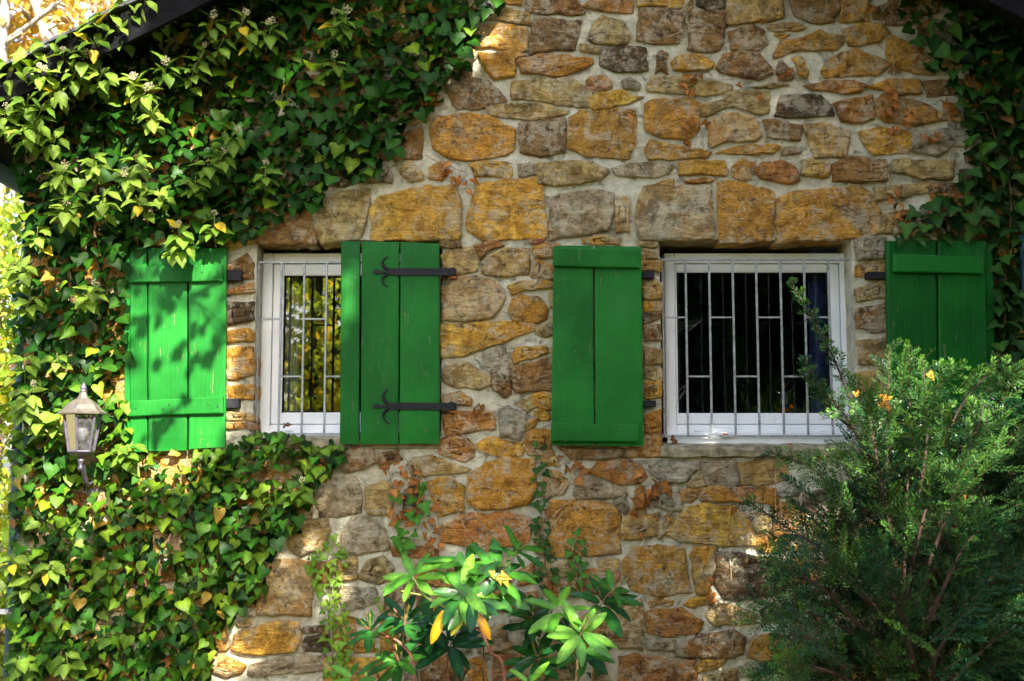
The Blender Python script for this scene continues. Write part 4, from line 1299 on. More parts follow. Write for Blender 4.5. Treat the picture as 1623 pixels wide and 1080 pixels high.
R3 = [(24, 612), (170, 610), (204, 640), (206, 716), (360, 712), (398, 688), (440, 684), (542, 708), (538, 735), (505, 760), (490, 800), (482, 828), (445, 850), (430, 882), (415, 930), (400, 958), (370, 975), (350, 1000), (332, 1040), (330, 1095), (16, 1095)]
def gap3(u, v):
    n = mnoise.noise(Vector((u / 55, v / 42, 14.4)))
    return 1.0 if n < (.10 if u < 330 else .42) else .12
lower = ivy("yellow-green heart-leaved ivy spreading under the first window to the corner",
    [(R3, 12, (.040, .070), (.006, .03), lambda p, n: c_lower(p, n) * .35, (7, 1, 0), gap3),  # under-layers tinted down to paint the dark gaps between leaves
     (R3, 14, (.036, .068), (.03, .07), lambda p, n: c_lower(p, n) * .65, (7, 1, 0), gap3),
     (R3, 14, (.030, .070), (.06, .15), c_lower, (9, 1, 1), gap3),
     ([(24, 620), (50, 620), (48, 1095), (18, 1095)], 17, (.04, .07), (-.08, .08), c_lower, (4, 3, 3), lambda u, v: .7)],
    stems=[([(90, 1080), (110, 930), (80, 780), (130, 660)], .010), ([(180, 1080), (200, 900), (190, 740)], .008), ([(300, 1075), (250, 900), (330, 780), (480, 720)], .006), ([(180, 850), (260, 840), (330, 820)], .005)])
R4 = [(1430, -12), (1520, -12), (1660, 40), (1660, 730), (1583, 705), (1572, 390), (1560, 378), (1424, 378), (1442, 340), (1500, 300), (1536, 262), (1528, 150), (1475, 105), (1430, 30)]
def gap4(u, v):
    n = mnoise.noise(Vector((u / 55, v / 45, 24.4)))
    e = .5 if u < 1530 and v < 260 else 1.0
    return e * (1.0 if n < .22 else .6)
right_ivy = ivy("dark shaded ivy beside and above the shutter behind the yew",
    [([(1535, 0), (1660, 50), (1660, 740), (1583, 705), (1572, 390), (1540, 300)], 11, (.05, .08), (.008, .04), lambda p, n: c_dark(p, n) * .4, (4, 5, 0), None), (R4, 13, (.050, .080), (.008, .05), lambda p, n: c_dark(p, n) * .5, (4, 5, 0), gap4),  # hindmost leaves darkened in colour as painted shade
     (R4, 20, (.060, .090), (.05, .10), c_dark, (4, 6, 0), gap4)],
    stems=[([(1600, 720), (1590, 500), (1600, 300), (1540, 120)], .008), ([(1580, 400), (1500, 340), (1440, 360)], .005)])
spray = ivy("narrow bright ivy tuft climbing left of the rhododendron",
    [([(482, 880), (530, 846), (552, 878), (542, 905), (546, 960), (560, 1020), (548, 1075), (515, 1075), (508, 960), (500, 920)], 9, (.028, .050), (.012, .05), c_light, (2, 8, 0), None)],
    parts=140, stems=[([(530, 1080), (520, 980), (528, 900), (530, 850)], .004)])
string1 = ivy("thin dark ivy string hanging under the shutter left of the dark window",
    [([(846, 700), (862, 700), (866, 790), (872, 850), (885, 930), (850, 930), (846, 850), (846, 780)], 10, (.028, .050), (.012, .04), lambda p, n: c_dark(p, n) * .95, (2, 8, 0), lambda u, v: .55 if v < 800 else 1)],
    parts=90, stems=[([(868, 940), (860, 850), (855, 780), (854, 700)], .003)])
string2 = ivy("short green ivy strand with pale new leaves on the orange stone",
    [([(898, 838), (922, 838), (932, 880), (935, 940), (892, 940), (896, 890)], 11, (.030, .052), (.012, .04), lambda p, n: lerp3((.02, .10, .01), (.06, .20, .02), rng.random(n)), (2, 8, 0), None)],
    parts=60, stems=[([(912, 945), (918, 880), (905, 840)], .003)])
foot_ivy = ivy("sparse green ivy at the foot of the wall behind the rhododendron",
    [([(585, 950), (620, 940), (625, 990), (600, 1075), (575, 1075)], 13, (.025, .042), (.012, .03), c_light, (2, 8, 0), lambda u, v: .5),
     ([(850, 960), (960, 1000), (965, 1075), (850, 1075)], 15, (.03, .055), (.012, .05), c_dark, (3, 6, 0), None),
     ([(1340, 760), (1440, 740), (1440, 820), (1345, 800)], 18, (.03, .05), (.012, .04), c_dark, (3, 6, 0), lambda u, v: .5)], parts=120)

# dying ivy under the closed shutter: withered and green leaves mixed
dy = tag(empty("dying_ivy", (W(640, 800).x, 0, 0)), "half withered ivy with rust-brown and green leaves under the closed shutter", "ivy")
def dry_leaf(root, u, v, d=.03, s=.05, c=None):
    tip, nrm = ivy_dirs(1, (5, 50), 45, 45)
    c = c if c is not None else np.array((.29, .12, .03)) * random.uniform(.5, 1.35)
    return leaf_obj("withered_leaf", root, np.array(W(u, v, -d)), tip[0], nrm[0], s, c, random.choice((4, 5, 8, 8)), M['dry'])
for u, v in scatter([(592, 735), (640, 728), (668, 752), (690, 790), (702, 880), (690, 905), (672, 850), (640, 845), (622, 830), (612, 790)], 9):
    if random.random() < .62: dry_leaf(dy, u, v, random.uniform(.015, .06), random.uniform(.028, .052))
for u, v in [(667, 770), (655, 788), (634, 788), (672, 798), (650, 812), (660, 818), (631, 828), (642, 842), (634, 862), (640, 868), (652, 860), (630, 852), (655, 845), (676, 765)]:
    tip, nrm = ivy_dirs(1)
    leaf_obj("leaf", dy, np.array(W(u, v, -.06)), tip[0], nrm[0], random.uniform(.05, .07), (.05, .17, .015), 1, M['leaf'])
def runner(root, pts, w=.0028, c=(.42, .30, .17)):
    q = catmull([W(u, v, -.030) for u, v in pts], 5)
    q = [p + Vector((1, .25, 1)) * 0 + mnoise.noise_vector(p * 23) * .006 for p in q]
    Acc().tube(q, [w * (1 - .45 * i / len(q)) for i in range(len(q))], 5, c=c).build("runner", M['bark'], root, loc=tuple(root.location), smooth=True).location = (0, 0, 0)
def zr(ox, oy, sc, *pts): return [(ox + x / sc, oy + y / sc) for x, y in pts]
E_ = (400, 680, 2.7); F_ = (800, 680, 2.7); A_z = (600, 0, 2.7); B_z = (1000, 0, 2.7); C_z = (1300, 0, 2.7); D_z = (680, 370, 3.086)
for z in (zr(*E_, (640, 100), (690, 180), (780, 290), (920, 320), (1000, 370)), zr(*E_, (860, 320), (900, 400), (940, 475)), zr(*E_, (940, 340), (980, 400), (1010, 450)), zr(*E_, (900, 30), (960, 90), (1080, 130)),
          zr(*E_, (440, 205), (480, 245), (545, 265)), zr(*E_, (690, 130), (720, 210), (780, 290)), zr(*E_, (930, 180), (990, 240), (1070, 270)), zr(*E_, (790, 340), (800, 480), (800, 700)), zr(*E_, (560, 110), (600, 240), (640, 420))):
    runner(dy, z)
# old runners with a few brown leaves on the upper wall
up = tag(empty("dead_ivy_runners", (W(1150, 150).x, 0, 0)), "dry brown ivy runners with rusty leaves over the stones above the dark window", "dead vine")
for z in (zr(*A_z, (330, 360), (370, 400), (430, 440)), zr(*A_z, (615, 280), (650, 310)), zr(*A_z, (670, 315), (770, 282), (870, 260)), zr(*A_z, (740, 130), (800, 140), (850, 160)), zr(*A_z, (970, 150), (1010, 140), (1060, 165)),
          zr(*A_z, (200, 665), (260, 695), (380, 740)), zr(*A_z, (460, 405), (495, 415)),
          zr(*B_z, (145, 165), (240, 135), (340, 140)), zr(*B_z, (130, 375), (180, 340), (270, 335), (330, 340)), zr(*B_z, (120, 455), (170, 430), (250, 408)), zr(*B_z, (270, 400), (320, 350), (440, 340)), zr(*B_z, (640, 530), (645, 600), (640, 690)), zr(*B_z, (550, 330), (640, 295), (710, 290)), zr(*B_z, (0, 635), (60, 632), (100, 660)),
          zr(*C_z, (215, 735), (222, 660), (228, 590)), zr(*C_z, (222, 690), (330, 650), (450, 600), (522, 550)), zr(*C_z, (230, 632), (310, 610), (382, 595)), zr(*C_z, (215, 722), (290, 705)), zr(*C_z, (130, 668), (170, 672), (215, 702)), zr(*C_z, (165, 592), (300, 590)), zr(*C_z, (160, 765), (210, 775), (290, 760)), zr(*C_z, (200, 920), (250, 900), (310, 895)), zr(*C_z, (205, 865), (250, 852), (310, 850)), zr(*C_z, (125, 870), (195, 898)), zr(*C_z, (290, 745), (305, 800), (330, 850)), zr(*C_z, (310, 200), (315, 300), (310, 400), (330, 500)), zr(*C_z, (490, 435), (540, 432), (590, 430)), zr(*C_z, (320, 460), (385, 462)), zr(*C_z, (240, 130), (290, 165))):
    runner(up, z)
for u, v, k in [(708, 268, 3), (722, 285, 3), (737, 297, 2), (752, 278, 1), (713, 262, 1), (1086, 128, 3), (1093, 143, 4), (1102, 124, 2), (1113, 122, 1), (1097, 190, 2), (1086, 203, 2), (1115, 194, 2), (1092, 224, 2), (1238, 118, 3), (1255, 115, 2), (1200, 262, 2), (1207, 240, 1), (1209, 30, 1), (1166, 135, 1),
                (1413, 112, 3), (1420, 105, 2), (1411, 142, 5), (1417, 150, 3), (1405, 182, 3), (1418, 170, 2), (1417, 204, 2), (1440, 198, 3), (1437, 180, 2), (1500, 165, 3), (1511, 178, 4), (1516, 168, 3), (1470, 218, 2), (1481, 216, 2), (1402, 180, 2), (1413, 312, 3), (1421, 308, 2), (1428, 325, 2), (1434, 342, 4), (1430, 358, 4), (1440, 352, 3), (1465, 355, 2), (1378, 15, 3), (1462, 80, 2), (1454, 95, 2), (1003, 182, 1), (1205, 150, 2)]:
    for i in range(k): dry_leaf(up, u + random.uniform(-6, 6), v + random.uniform(-6, 6), random.uniform(.02, .05), random.uniform(.026, .048))
lo = tag(empty("dead_ivy_runners", (W(1040, 780).x, 0, 0)), "dry pale ivy runners with brown leaf clusters below the concrete sill", "dead vine")
for z in (zr(*F_, (860, 192), (930, 165), (990, 130)), zr(*F_, (780, 95), (825, 150), (830, 220)), zr(*F_, (540, 445), (600, 425), (650, 410)), zr(*F_, (190, 470), (290, 510), (350, 575)), zr(*F_, (200, 380), (250, 330), (300, 300)), zr(*F_, (965, 520), (968, 600), (972, 680)), zr(*F_, (975, 760), (978, 880), (968, 980)), zr(*F_, (990, 750), (995, 800), (1005, 880)), zr(*F_, (1158, 170), (1160, 420), (1166, 660)), zr(*F_, (640, 185), (690, 180), (755, 160)), zr(*F_, (820, 155), (840, 110), (835, 95)), zr(*F_, (230, 290), (270, 240), (300, 160)), zr(*F_, (200, 420), (260, 350), (330, 330)), zr(*F_, (905, 120), (950, 115)), zr(*F_, (290, 530), (310, 430), (330, 400)), zr(*F_, (860, 360), (900, 355), (960, 350)),
          zr(*D_z, (330, 835), (400, 865), (455, 905)), zr(*D_z, (520, 712), (597, 685)), zr(*D_z, (95, 960), (150, 970), (200, 1040), (300, 1080)), zr(*D_z, (380, 260), (400, 310), (398, 350))):
    runner(lo, z)
for u, v, k in [(1031, 780, 5), (1038, 772, 4), (1027, 795, 5), (1018, 785, 3), (1012, 798, 4), (1008, 812, 4), (1040, 768, 3), (1058, 775, 2), (1017, 750, 2), (906, 740, 2), (925, 742, 2), (918, 760, 2), (1062, 770, 2), (1135, 945, 3), (1130, 922, 2), (1015, 852, 1), (1066, 828, 1), (757, 645, 3), (1219, 852, 3), (1235, 855, 2), (888, 722, 1), (907, 738, 1), (985, 738, 1), (1157, 805, 1), (1090, 1028, 1)]:
    for i in range(k): dry_leaf(lo, u + random.uniform(-6, 6), v + random.uniform(-6, 6), random.uniform(.015, .045), random.uniform(.028, .050))

# flowering shoots of the old ivy, standing out from the wall with round flower heads
OCT = (np.array([(1, 0, 0), (-1, 0, 0), (0, 1, 0), (0, -1, 0), (0, 0, 1), (0, 0, -1)], float), np.array([(0, 2, 4), (2, 1, 4), (1, 3, 4), (3, 0, 4), (2, 0, 5), (1, 2, 5), (3, 1, 5), (0, 3, 5)]))
def umbel(root, p, r):
    n = 26; d = rng.normal(size=(n, 3)); d /= np.linalg.norm(d, axis=1, keepdims=True)
    c = np.array(p) + d * r * rng.uniform(.75, 1.05, (n, 1))
    V = (c[:, None, :] + OCT[0][None] * r * .20).reshape(-1, 3); F = (OCT[1][None] + (np.arange(n) * 6)[:, None, None]).reshape(-1, 3)
    C_ = np.repeat(lerp3((.36, .30, .14), (.62, .56, .42), rng.random(n)), 6, 0)
    a = Acc(); a.add(V - np.array(root.location), F, C_)
    for k in range(0, n, 3): a.tube([Vector(p) - Vector(root.location), Vector(c[k]) - Vector(root.location)], r * .05, 4, c=(.30, .32, .12))
    a.build("flower_head", M['bark'], root)
_spr, _sprmass = {}, {}
def sprig(root, u, v, d, heads=1, n=12, s=.075, bright=.6):
    tipp = W(u, v, -d); st = W(u + random.uniform(-30, 30), v + random.uniform(20, 60), -.05)
    mid = st.lerp(tipp, .6) + Vector((0, -.02, -.02))
    q = catmull([st, mid, tipp], 6)
    Acc().tube(q, [.0042 - .0022 * i / len(q) for i in range(len(q))], 5, c=(.20, .22, .07)).build("twig", M['bark'], root, loc=tuple(root.location), smooth=True).location = (0, 0, 0)
    ax = (tipp - mid).normalized()
    pos, tip, nrm, sz, cc = [], [], [], [], []
    for i in range(n):
        t = .35 + .65 * i / n; p = q[min(len(q) - 1, int(t * (len(q) - 1)))]
        th = i * 2.4 + random.uniform(-.3, .3)
        e1 = ax.cross(Vector((0, 0, 1)))
        e1 = e1.normalized() if e1.length > .05 else Vector((1, 0, 0)); e2 = ax.cross(e1)
        rad = e1 * math.cos(th) + e2 * math.sin(th)
        tp = (rad * 1.0 + ax * random.uniform(-.1, .5) + Vector((0, -.15, -.45))).normalized()
        nm = (Vector((0, -.5, .8)) + rad * .1 + Vector((random.uniform(-.3, .3), 0, 0)))
        pos.append(p + rad * .018); tip.append(tp); nrm.append(nm); sz.append(s * random.uniform(.7, 1.15))
        cc.append(np.array(MIDG) * (1 - bright) + np.array((.15, .235, .03)) * bright * random.uniform(.6, 1.2))
        if random.random() < .03: cc[-1] = np.array(GOLD)
    if _spr.get(root.name, 0) + n <= 300:
        _spr[root.name] = _spr.get(root.name, 0) + n
        for i in range(n):
            leaf_obj("leaf", root, np.array(pos[i]), np.array(tip[i]), np.array(nrm[i]), sz[i], cc[i], 2, M['leaf'])
    else:
        _sprmass.setdefault(root.name, []).append(leaves_mass(np.array([tuple(q_) for q_ in pos]), np.array([tuple(q_) for q_ in tip]), np.array([tuple(q_) for q_ in nrm]), np.array(sz), np.array(cc), 2))
    for h in range(heads):
        off = Vector((random.uniform(-.03, .03), -.01, random.uniform(-.01, .03))) if h else Vector((0, 0, .012))
        umbel(root, tipp + ax * .012 + off, random.uniform(.015, .021))
HEADS = [(100, 84, .42, 1), (135, 87, .40, 1), (65, 111, .45, 2), (9, 174, .45, 1), (213, 125, .30, 2), (237, 141, .30, 2), (265, 100, .28, 2), (338, 28, .30, 2), (388, 25, .28, 2), (431, 39, .25, 2), (374, 209, .22, 2), (102, 267, .35, 1), (200, 276, .32, 2), (105, 327, .30, 1), (283, 361, .26, 1), (324, 78, .22, 1), (355, 243, .2, 1), (530, 26, .22, 1), (550, 23, .24, 2), (530, 93, .18, 1), (421, 264, .2, 1), (52, 615, .26, 1), (340, 345, .18, 1), (150, 455, .22, 1), (478, 768, .13, 1)]
for (a0, a1, lab) in ((0, 420, "pale flowering ivy shoots leaning out from the gable near the eave"), (420, 640, "few flowering ivy shoots hanging over the middle of the gable ivy")):
    hs = [h for h in HEADS if a0 <= h[0] < a1]
    fi = tag(empty("flowering_ivy", (W(sum(h[0] for h in hs) / len(hs), 100).x, 0, 0)), lab, "ivy", "ivy growing on the cottage wall")
    for u, v, d, k in hs: sprig(fi, u, v, d, k, n=11 if u > 250 else 14, bright=1.0 if u < 250 else .6)  # leftmost shoots get lighter leaf colour, painting sunlight on them
    if a0 == 0:
        for u, v, d in [(18, 92, .42), (48, 78, .42), (78, 62, .43), (112, 46, .42), (140, 30, .42), (172, 18, .42), (200, 4, .42), (228, -4, .42), (60, 100, .44), (120, 75, .44), (185, 40, .42), (20, 110, .45), (45, 150, .48), (15, 150, .45), (70, 165, .45), (35, 200, .45), (60, 195, .42), (85, 140, .45), (150, 60, .45), (152, 35, .45), (120, 110, .4), (165, 110, .38), (90, 215, .36), (150, 245, .34), (215, 245, .3), (240, 175, .28), (165, 300, .32), (215, 310, .3), (120, 300, .3), (290, 385, .25), (240, 15, .34), (205, 20, .38), (270, 10, .32), (310, 100, .25), (390, 50, .25), (355, 60, .25), (330, 250, .22), (310, 280, .2), (250, 300, .22), (40, 640, .26), (60, 650, .22), (100, 650, .2), (60, 360, .22), (35, 420, .22), (50, 470, .22), (90, 560, .16), (45, 560, .2), (20, 880, .2), (55, 905, .2), (80, 890, .18), (30, 1040, .2), (105, 1035, .2), (190, 705, .2), (210, 700, .18)]:
            sprig(fi, u, v, d, 0, n=10, bright=random.uniform(.5, 1.1))
    if fi.name in _sprmass:
        V, F, C_ = merge(_sprmass[fi.name])
        o = link(bpy.data.objects.new("foliage", mesh_np("foliage", V - np.array(fi.location), F, M['leaf'], C_, True)), fi); tag(o, kind="stuff")

# ------------------------------------------------------------------ rhododendron
RB = Vector((W(760, 1000, -.6).x, -.6, 0))
rh = tag(empty("rhododendron", RB), "low rhododendron with leathery leaf whorls and orange old leaves at the wall foot", "shrub")
def rstem(pts, w, c):
    q = catmull(pts, 6)
    Acc().tube(q, [w * (1 - .5 * i / len(q)) for i in range(len(q))], 7, c=c).build("stem", M['bark'], rh, loc=tuple(RB), smooth=True).location = (0, 0, 0)
def whorl(u, v, Y, ax, n, s, c0, c1, spread=.9, buds=0):
    c = W(u, v, Y); ax = Vector(ax).normalized()
    e1 = ax.cross(Vector((.2, .1, 1)))
    e1 = e1.normalized() if e1.length > .05 else Vector((1, 0, 0)); e2 = ax.cross(e1)
    o = random.random() * 6
    for i in range(n):
        th = o + i * 6.283 / n + random.uniform(-.25, .25)
        rad = e1 * math.cos(th) + e2 * math.sin(th)
        lift = random.uniform(.05, .75) * (1.1 - spread * .4)
        tp = rad + ax * lift + Vector((0, 0, -.12))
        nm = ax - rad * lift * .6 + Vector((random.uniform(-.25, .25), -.15, random.uniform(-.1, .25)))
        t = random.random()
        col_ = np.array(c0) * (1 - t) + np.array(c1) * t
        leaf_obj("leaf", rh, np.array(c + rad * .012 + ax * random.uniform(-.03, .012)), np.array(tp), np.array(nm), s * random.uniform(.72, 1.12), col_, 3, M['rhodo'])
    for i in range(buds):
        th = random.uniform(0, 6.28); d = (ax + .6 * (e1 * math.cos(th) + e2 * math.sin(th))).normalized()
        Acc().tube([c, c + d * .045, c + d * .07 + Vector((0, 0, .006))], [.0016, .0013, .0022], 5, c=(.40, .30, .06) if i % 2 else (.30, .10, .07)).build("seed_stalk", M['bark'], rh, loc=tuple(RB)).location = (0, 0, 0)
BR, LG, DG, BG = (.15, .34, .03), (.06, .20, .02), (.009, .055, .014), (.022, .11, .018)
for a_ in ((654, 911, -.75, (-.35, -.5, .7), 9, .165, LG, BR, .9, 0), (743, 892, -.70, (.1, -.4, .9), 8, .175, BG, LG, .8, 0), (733, 931, -.82, (-.1, -.6, .7), 10, .18, BG, BR, 1, 0), (791, 907, -.72, (.25, -.5, .8), 9, .19, BG, LG, 1, 7), (750, 950, -.85, (.1, -.7, .5), 8, .17, DG, LG, 1, 0),
           (820, 873, -.62, (.4, -.3, .8), 7, .15, BG, LG, .7, 4), (786, 938, -.78, (.2, -.8, .5), 6, .14, BG, BR, 1, 0), (642, 984, -.66, (-.2, -.4, .8), 9, .14, DG, BG, .8, 6), (586, 998, -.66, (-.4, -.4, .7), 8, .14, DG, BG, .9, 9), (632, 1049, -.6, (-.2, -.5, .7), 9, .15, DG, LG, .9, 6),
           (714, 1022, -.55, (0, -.6, .6), 10, .18, DG, DG, 1, 0), (680, 990, -.52, (-.2, -.6, .6), 8, .18, DG, BG, 1, 0), (842, 974, -.58, (.1, -.5, .8), 9, .13, DG, BG, .9, 8), (885, 965, -.70, (-.1, -.5, .8), 7, .155, LG, BR, .9, 0), (921, 1003, -.80, (.1, -.7, .7), 9, .165, LG, BR, 1, 3),
           (955, 954, -.60, (.2, -.45, .8), 9, .19, DG, BG, 1, 5), (975, 932, -.62, (.4, -.3, .8), 6, .12, BG, LG, .8, 4), (847, 986, -.55, (-.2, -.5, .7), 9, .14, DG, BG, 1, 8), (925, 1035, -.62, (.1, -.5, .6), 9, .15, DG, LG, 1, 0), (851, 1041, -.6, (-.1, -.6, .6), 9, .15, DG, BG, 1, 4), (839, 1082, -.8, (0, -.5, .9), 4, .12, BR, BR, .5, 0), (560, 1075, -.7, (-.3, -.4, .8), 6, .13, BG, BR, .8, 0)):
    whorl(*a_)
for u, v, tx, tz, s in ((704, 968, -.35, -.9, .145), (757, 972, .45, -.85, .12), (735, 975, -.5, -.8, .10)):     # old yellow leaves
    leaf_obj("leaf", rh, np.array(W(u, v, -.88)), np.array((tx, -.25, tz)), np.array((.1, -1, .2)), s, (.75, .36, .015) if u != 735 else (.55, .5, .05), 3, M['rhodo'])
for k in range(6):                                                # orange withered bits at one whorl
    leaf_obj("withered_leaf", rh, np.array(W(785 + random.uniform(-6, 18), 908 + random.uniform(-4, 18), -.84)), np.array((random.uniform(-1, 1), -.4, random.uniform(-1, .6))), np.array((0, -1, .3)), .030, (.62, .30, .05), 4, M['dry'])
RED, PALE = (.30, .12, .08), (.38, .42, .12)
def g0(dx): return Vector((RB.x + dx, -.55, 0))
for pts, w, c in (([g0(.1), W(800, 1078, -.75), W(777, 1032, -.80), W(760, 990, -.82), W(752, 950, -.84)], .009, RED), ([W(761, 1000, -.81), W(735, 988, -.8), W(714, 966, -.8)], .005, RED), ([g0(-.25), W(657, 1078, -.66), W(637, 1022, -.66), W(594, 1003, -.66)], .008, RED), ([W(638, 1025, -.66), W(642, 985, -.66)], .004, RED),
                  ([W(690, 955, -.80), W(673, 944, -.79), W(654, 914, -.76)], .007, PALE), ([W(673, 944, -.79), W(650, 940, -.77), W(624, 934, -.75)], .004, PALE), ([W(714, 966, -.8), W(690, 955, -.80)], .006, PALE), ([W(720, 925, -.78), W(735, 905, -.74), W(743, 892, -.70)], .005, PALE), ([W(750, 950, -.83), W(738, 938, -.82), W(733, 931, -.82)], .005, PALE),
                  ([W(752, 950, -.84), W(775, 930, -.78), W(791, 907, -.72), W(820, 873, -.62)], .006, PALE), ([g0(.35), W(914, 1078, -.7), W(911, 1035, -.75), W(921, 1003, -.80)], .007, (.35, .24, .12)), ([W(911, 1030, -.75), W(905, 990, -.72), W(885, 965, -.70)], .005, PALE), ([g0(.3), W(918, 1070, -.62), W(935, 1000, -.6), W(955, 954, -.60), W(975, 932, -.62)], .006, (.28, .2, .1)),
                  ([g0(.15), W(848, 1080, -.58), W(846, 1020, -.57), W(842, 974, -.58)], .006, (.1, .06, .04)), ([g0(-.05), W(710, 1075, -.5), W(714, 1022, -.55)], .006, RED), ([W(766, 1080, -.5), W(766, 1045, -.5), W(768, 1000, -.5)], .004, (.12, .07, .04)), ([g0(-.4), W(600, 1075, -.6), W(560, 1068, -.7)], .005, RED)):
    rstem(pts, w, c)

# ------------------------------------------------------------------ yew
YB_ = Vector((1.72, -.95, 0))
yw = tag(empty("yew_shrub", YB_), "feathery yew shrub with sunlit needle tips in front of the shaded shutter", "shrub")
def shoot(p0, d, L, up, col0, col1, nl=.027, step=.0088, wd=.0062):
    """one yew shoot: a thin axis with two ranks of flat needles; returns verts, tris, colours"""
    d = d / np.linalg.norm(d)
    side = np.cross(d, up); side /= np.linalg.norm(side) + 1e-9
    nor = np.cross(side, d)
    n = max(8, int(L / step))
    t = np.linspace(.04, 1, n)
    bend = np.outer(t * t, np.array((0, 0, -.10 * L)))
    base = p0 + np.outer(t * L, d) + bend
    V, F, C = [], [], []
    ln = nl * (.55 + .45 * np.sin(np.pi * np.clip(t * .85 + .12, 0, 1))) * rng.uniform(.8, 1.15, n)
    for s in (1, -1):
        ang = np.radians(rng.normal(56, 10, n)) * (1 - .45 * t ** 3)
        nd = np.cos(ang)[:, None] * d + s * np.sin(ang)[:, None] * side + nor[None] * rng.normal(.12, .22, n)[:, None]
        wv = np.cross(nd, nor + rng.normal(0, .25, (n, 3))); wv /= np.linalg.norm(wv, axis=1, keepdims=True) + 1e-9
        a = base; b = base + nd * (ln * .5)[:, None] + wv * wd * .5; c = base + nd * ln[:, None]; e = base + nd * (ln * .5)[:, None] - wv * wd * .5
        V.append(np.stack([a, b, c, e], 1).reshape(-1, 3))
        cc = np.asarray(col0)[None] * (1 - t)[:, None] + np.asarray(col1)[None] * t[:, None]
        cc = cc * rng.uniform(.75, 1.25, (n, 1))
        C.append(np.repeat(cc, 4, 0))
    V = np.concatenate(V); C = np.concatenate(C); m = len(V) // 4
    F = np.concatenate([np.arange(m)[:, None] * 4 + np.array((0, 1, 2)), np.arange(m)[:, None] * 4 + np.array((0, 2, 3))])
    # axis: thin flat cross
    w = .0016
    ax = np.array([p0 - side * w, p0 + side * w, p0 + d * L + bend[-1], p0 - nor * w, p0 + nor * w])
    F = np.concatenate([F, np.array([(0, 1, 2), (3, 4, 2)]) + len(V)])
    V = np.concatenate([V, ax]); C = np.concatenate([C, np.tile((.11, .085, .03), (5, 1))])
    return V, F, C
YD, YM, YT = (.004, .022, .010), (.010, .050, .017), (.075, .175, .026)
def a3(v): return np.array(v, float)
UPV = np.array((0, -.55, .85))
BRANCH = [
    [(1425, 930, -1.0), (1390, 730, -.95), (1345, 625, -.85), (1310, 545, -.75), (1254, 450, -.62)],
    [(1432, 930, -1.0), (1438, 760, -1.02), (1442, 650, -1.02), (1441, 552, -1.0)],
    [(1440, 920, -1.0), (1478, 760, -1.0), (1520, 650, -.98), (1585, 572, -.92)],
    [(1420, 950, -1.0), (1350, 820, -.95), (1290, 745, -.85), (1222, 718, -.75)],
    [(1415, 1000, -1.0), (1330, 890, -.95), (1245, 835, -.85), (1182, 792, -.75)],
    [(1450, 960, -1.0), (1530, 800, -1.0), (1580, 730, -1.0), (1630, 660, -.95)],
    [(1400, 800, -1.0), (1408, 690, -1.02), (1408, 555, -1.0)],
    [(1380, 740, -.95), (1340, 660, -.85), (1272, 590, -.72)],
    [(1350, 680, -.85), (1310, 640, -.78), (1272, 568, -.66)],
    [(1455, 800, -1.05), (1470, 680, -1.08), (1462, 570, -1.05)],
    [(1400, 1040, -1.1), (1310, 980, -1.1), (1235, 965, -1.05), (1192, 950, -1.0)],
    [(1390, 1100, -1.2), (1300, 1060, -1.25), (1230, 1050, -1.25), (1195, 1075, -1.25)],
    [(1470, 900, -1.1), (1520, 760, -1.15), (1545, 690, -1.15), (1560, 640, -1.12)],
    [(1500, 980, -1.1), (1580, 870, -1.15), (1640, 800, -1.15)],
    [(1420, 870, -1.15), (1400, 790, -1.2), (1385, 700, -1.18), (1370, 640, -1.12)],
    [(1380, 960, -1.2), (1310, 880, -1.25), (1265, 850, -1.2), (1222, 855, -1.15)],
    [(1430, 990, -1.25), (1450, 880, -1.3), (1470, 800, -1.3), (1500, 740, -1.28)],
    [(1370, 1000, -1.3), (1300, 930, -1.35), (1250, 905, -1.3), (1212, 895, -1.25)],
    [(1480, 1040, -1.3), (1540, 960, -1.35), (1600, 900, -1.35)],
    [(1450, 1060, -1.35), (1430, 980, -1.42), (1400, 910, -1.42), (1380, 850, -1.4)],
    [(1340, 1060, -1.35), (1280, 1010, -1.38), (1225, 1010, -1.35)],
    [(1500, 1090, -1.35), (1570, 1020, -1.4), (1620, 990, -1.4)],
    [(1470, 990, -1.38), (1520, 880, -1.42), (1560, 830, -1.42)],
]
trunk_top = W(1432, 930, -1.0)
Acc().tube(catmull([YB_, YB_ + Vector((-.03, .0, .35)), trunk_top - Vector((0, 0, .25)), trunk_top], 6), [.045 - .02 * i / 18 for i in range(19)], 9, c=(.06, .035, .025)).build("trunk", M['bark'], yw, loc=tuple(YB_), smooth=True).location = (0, 0, 0)
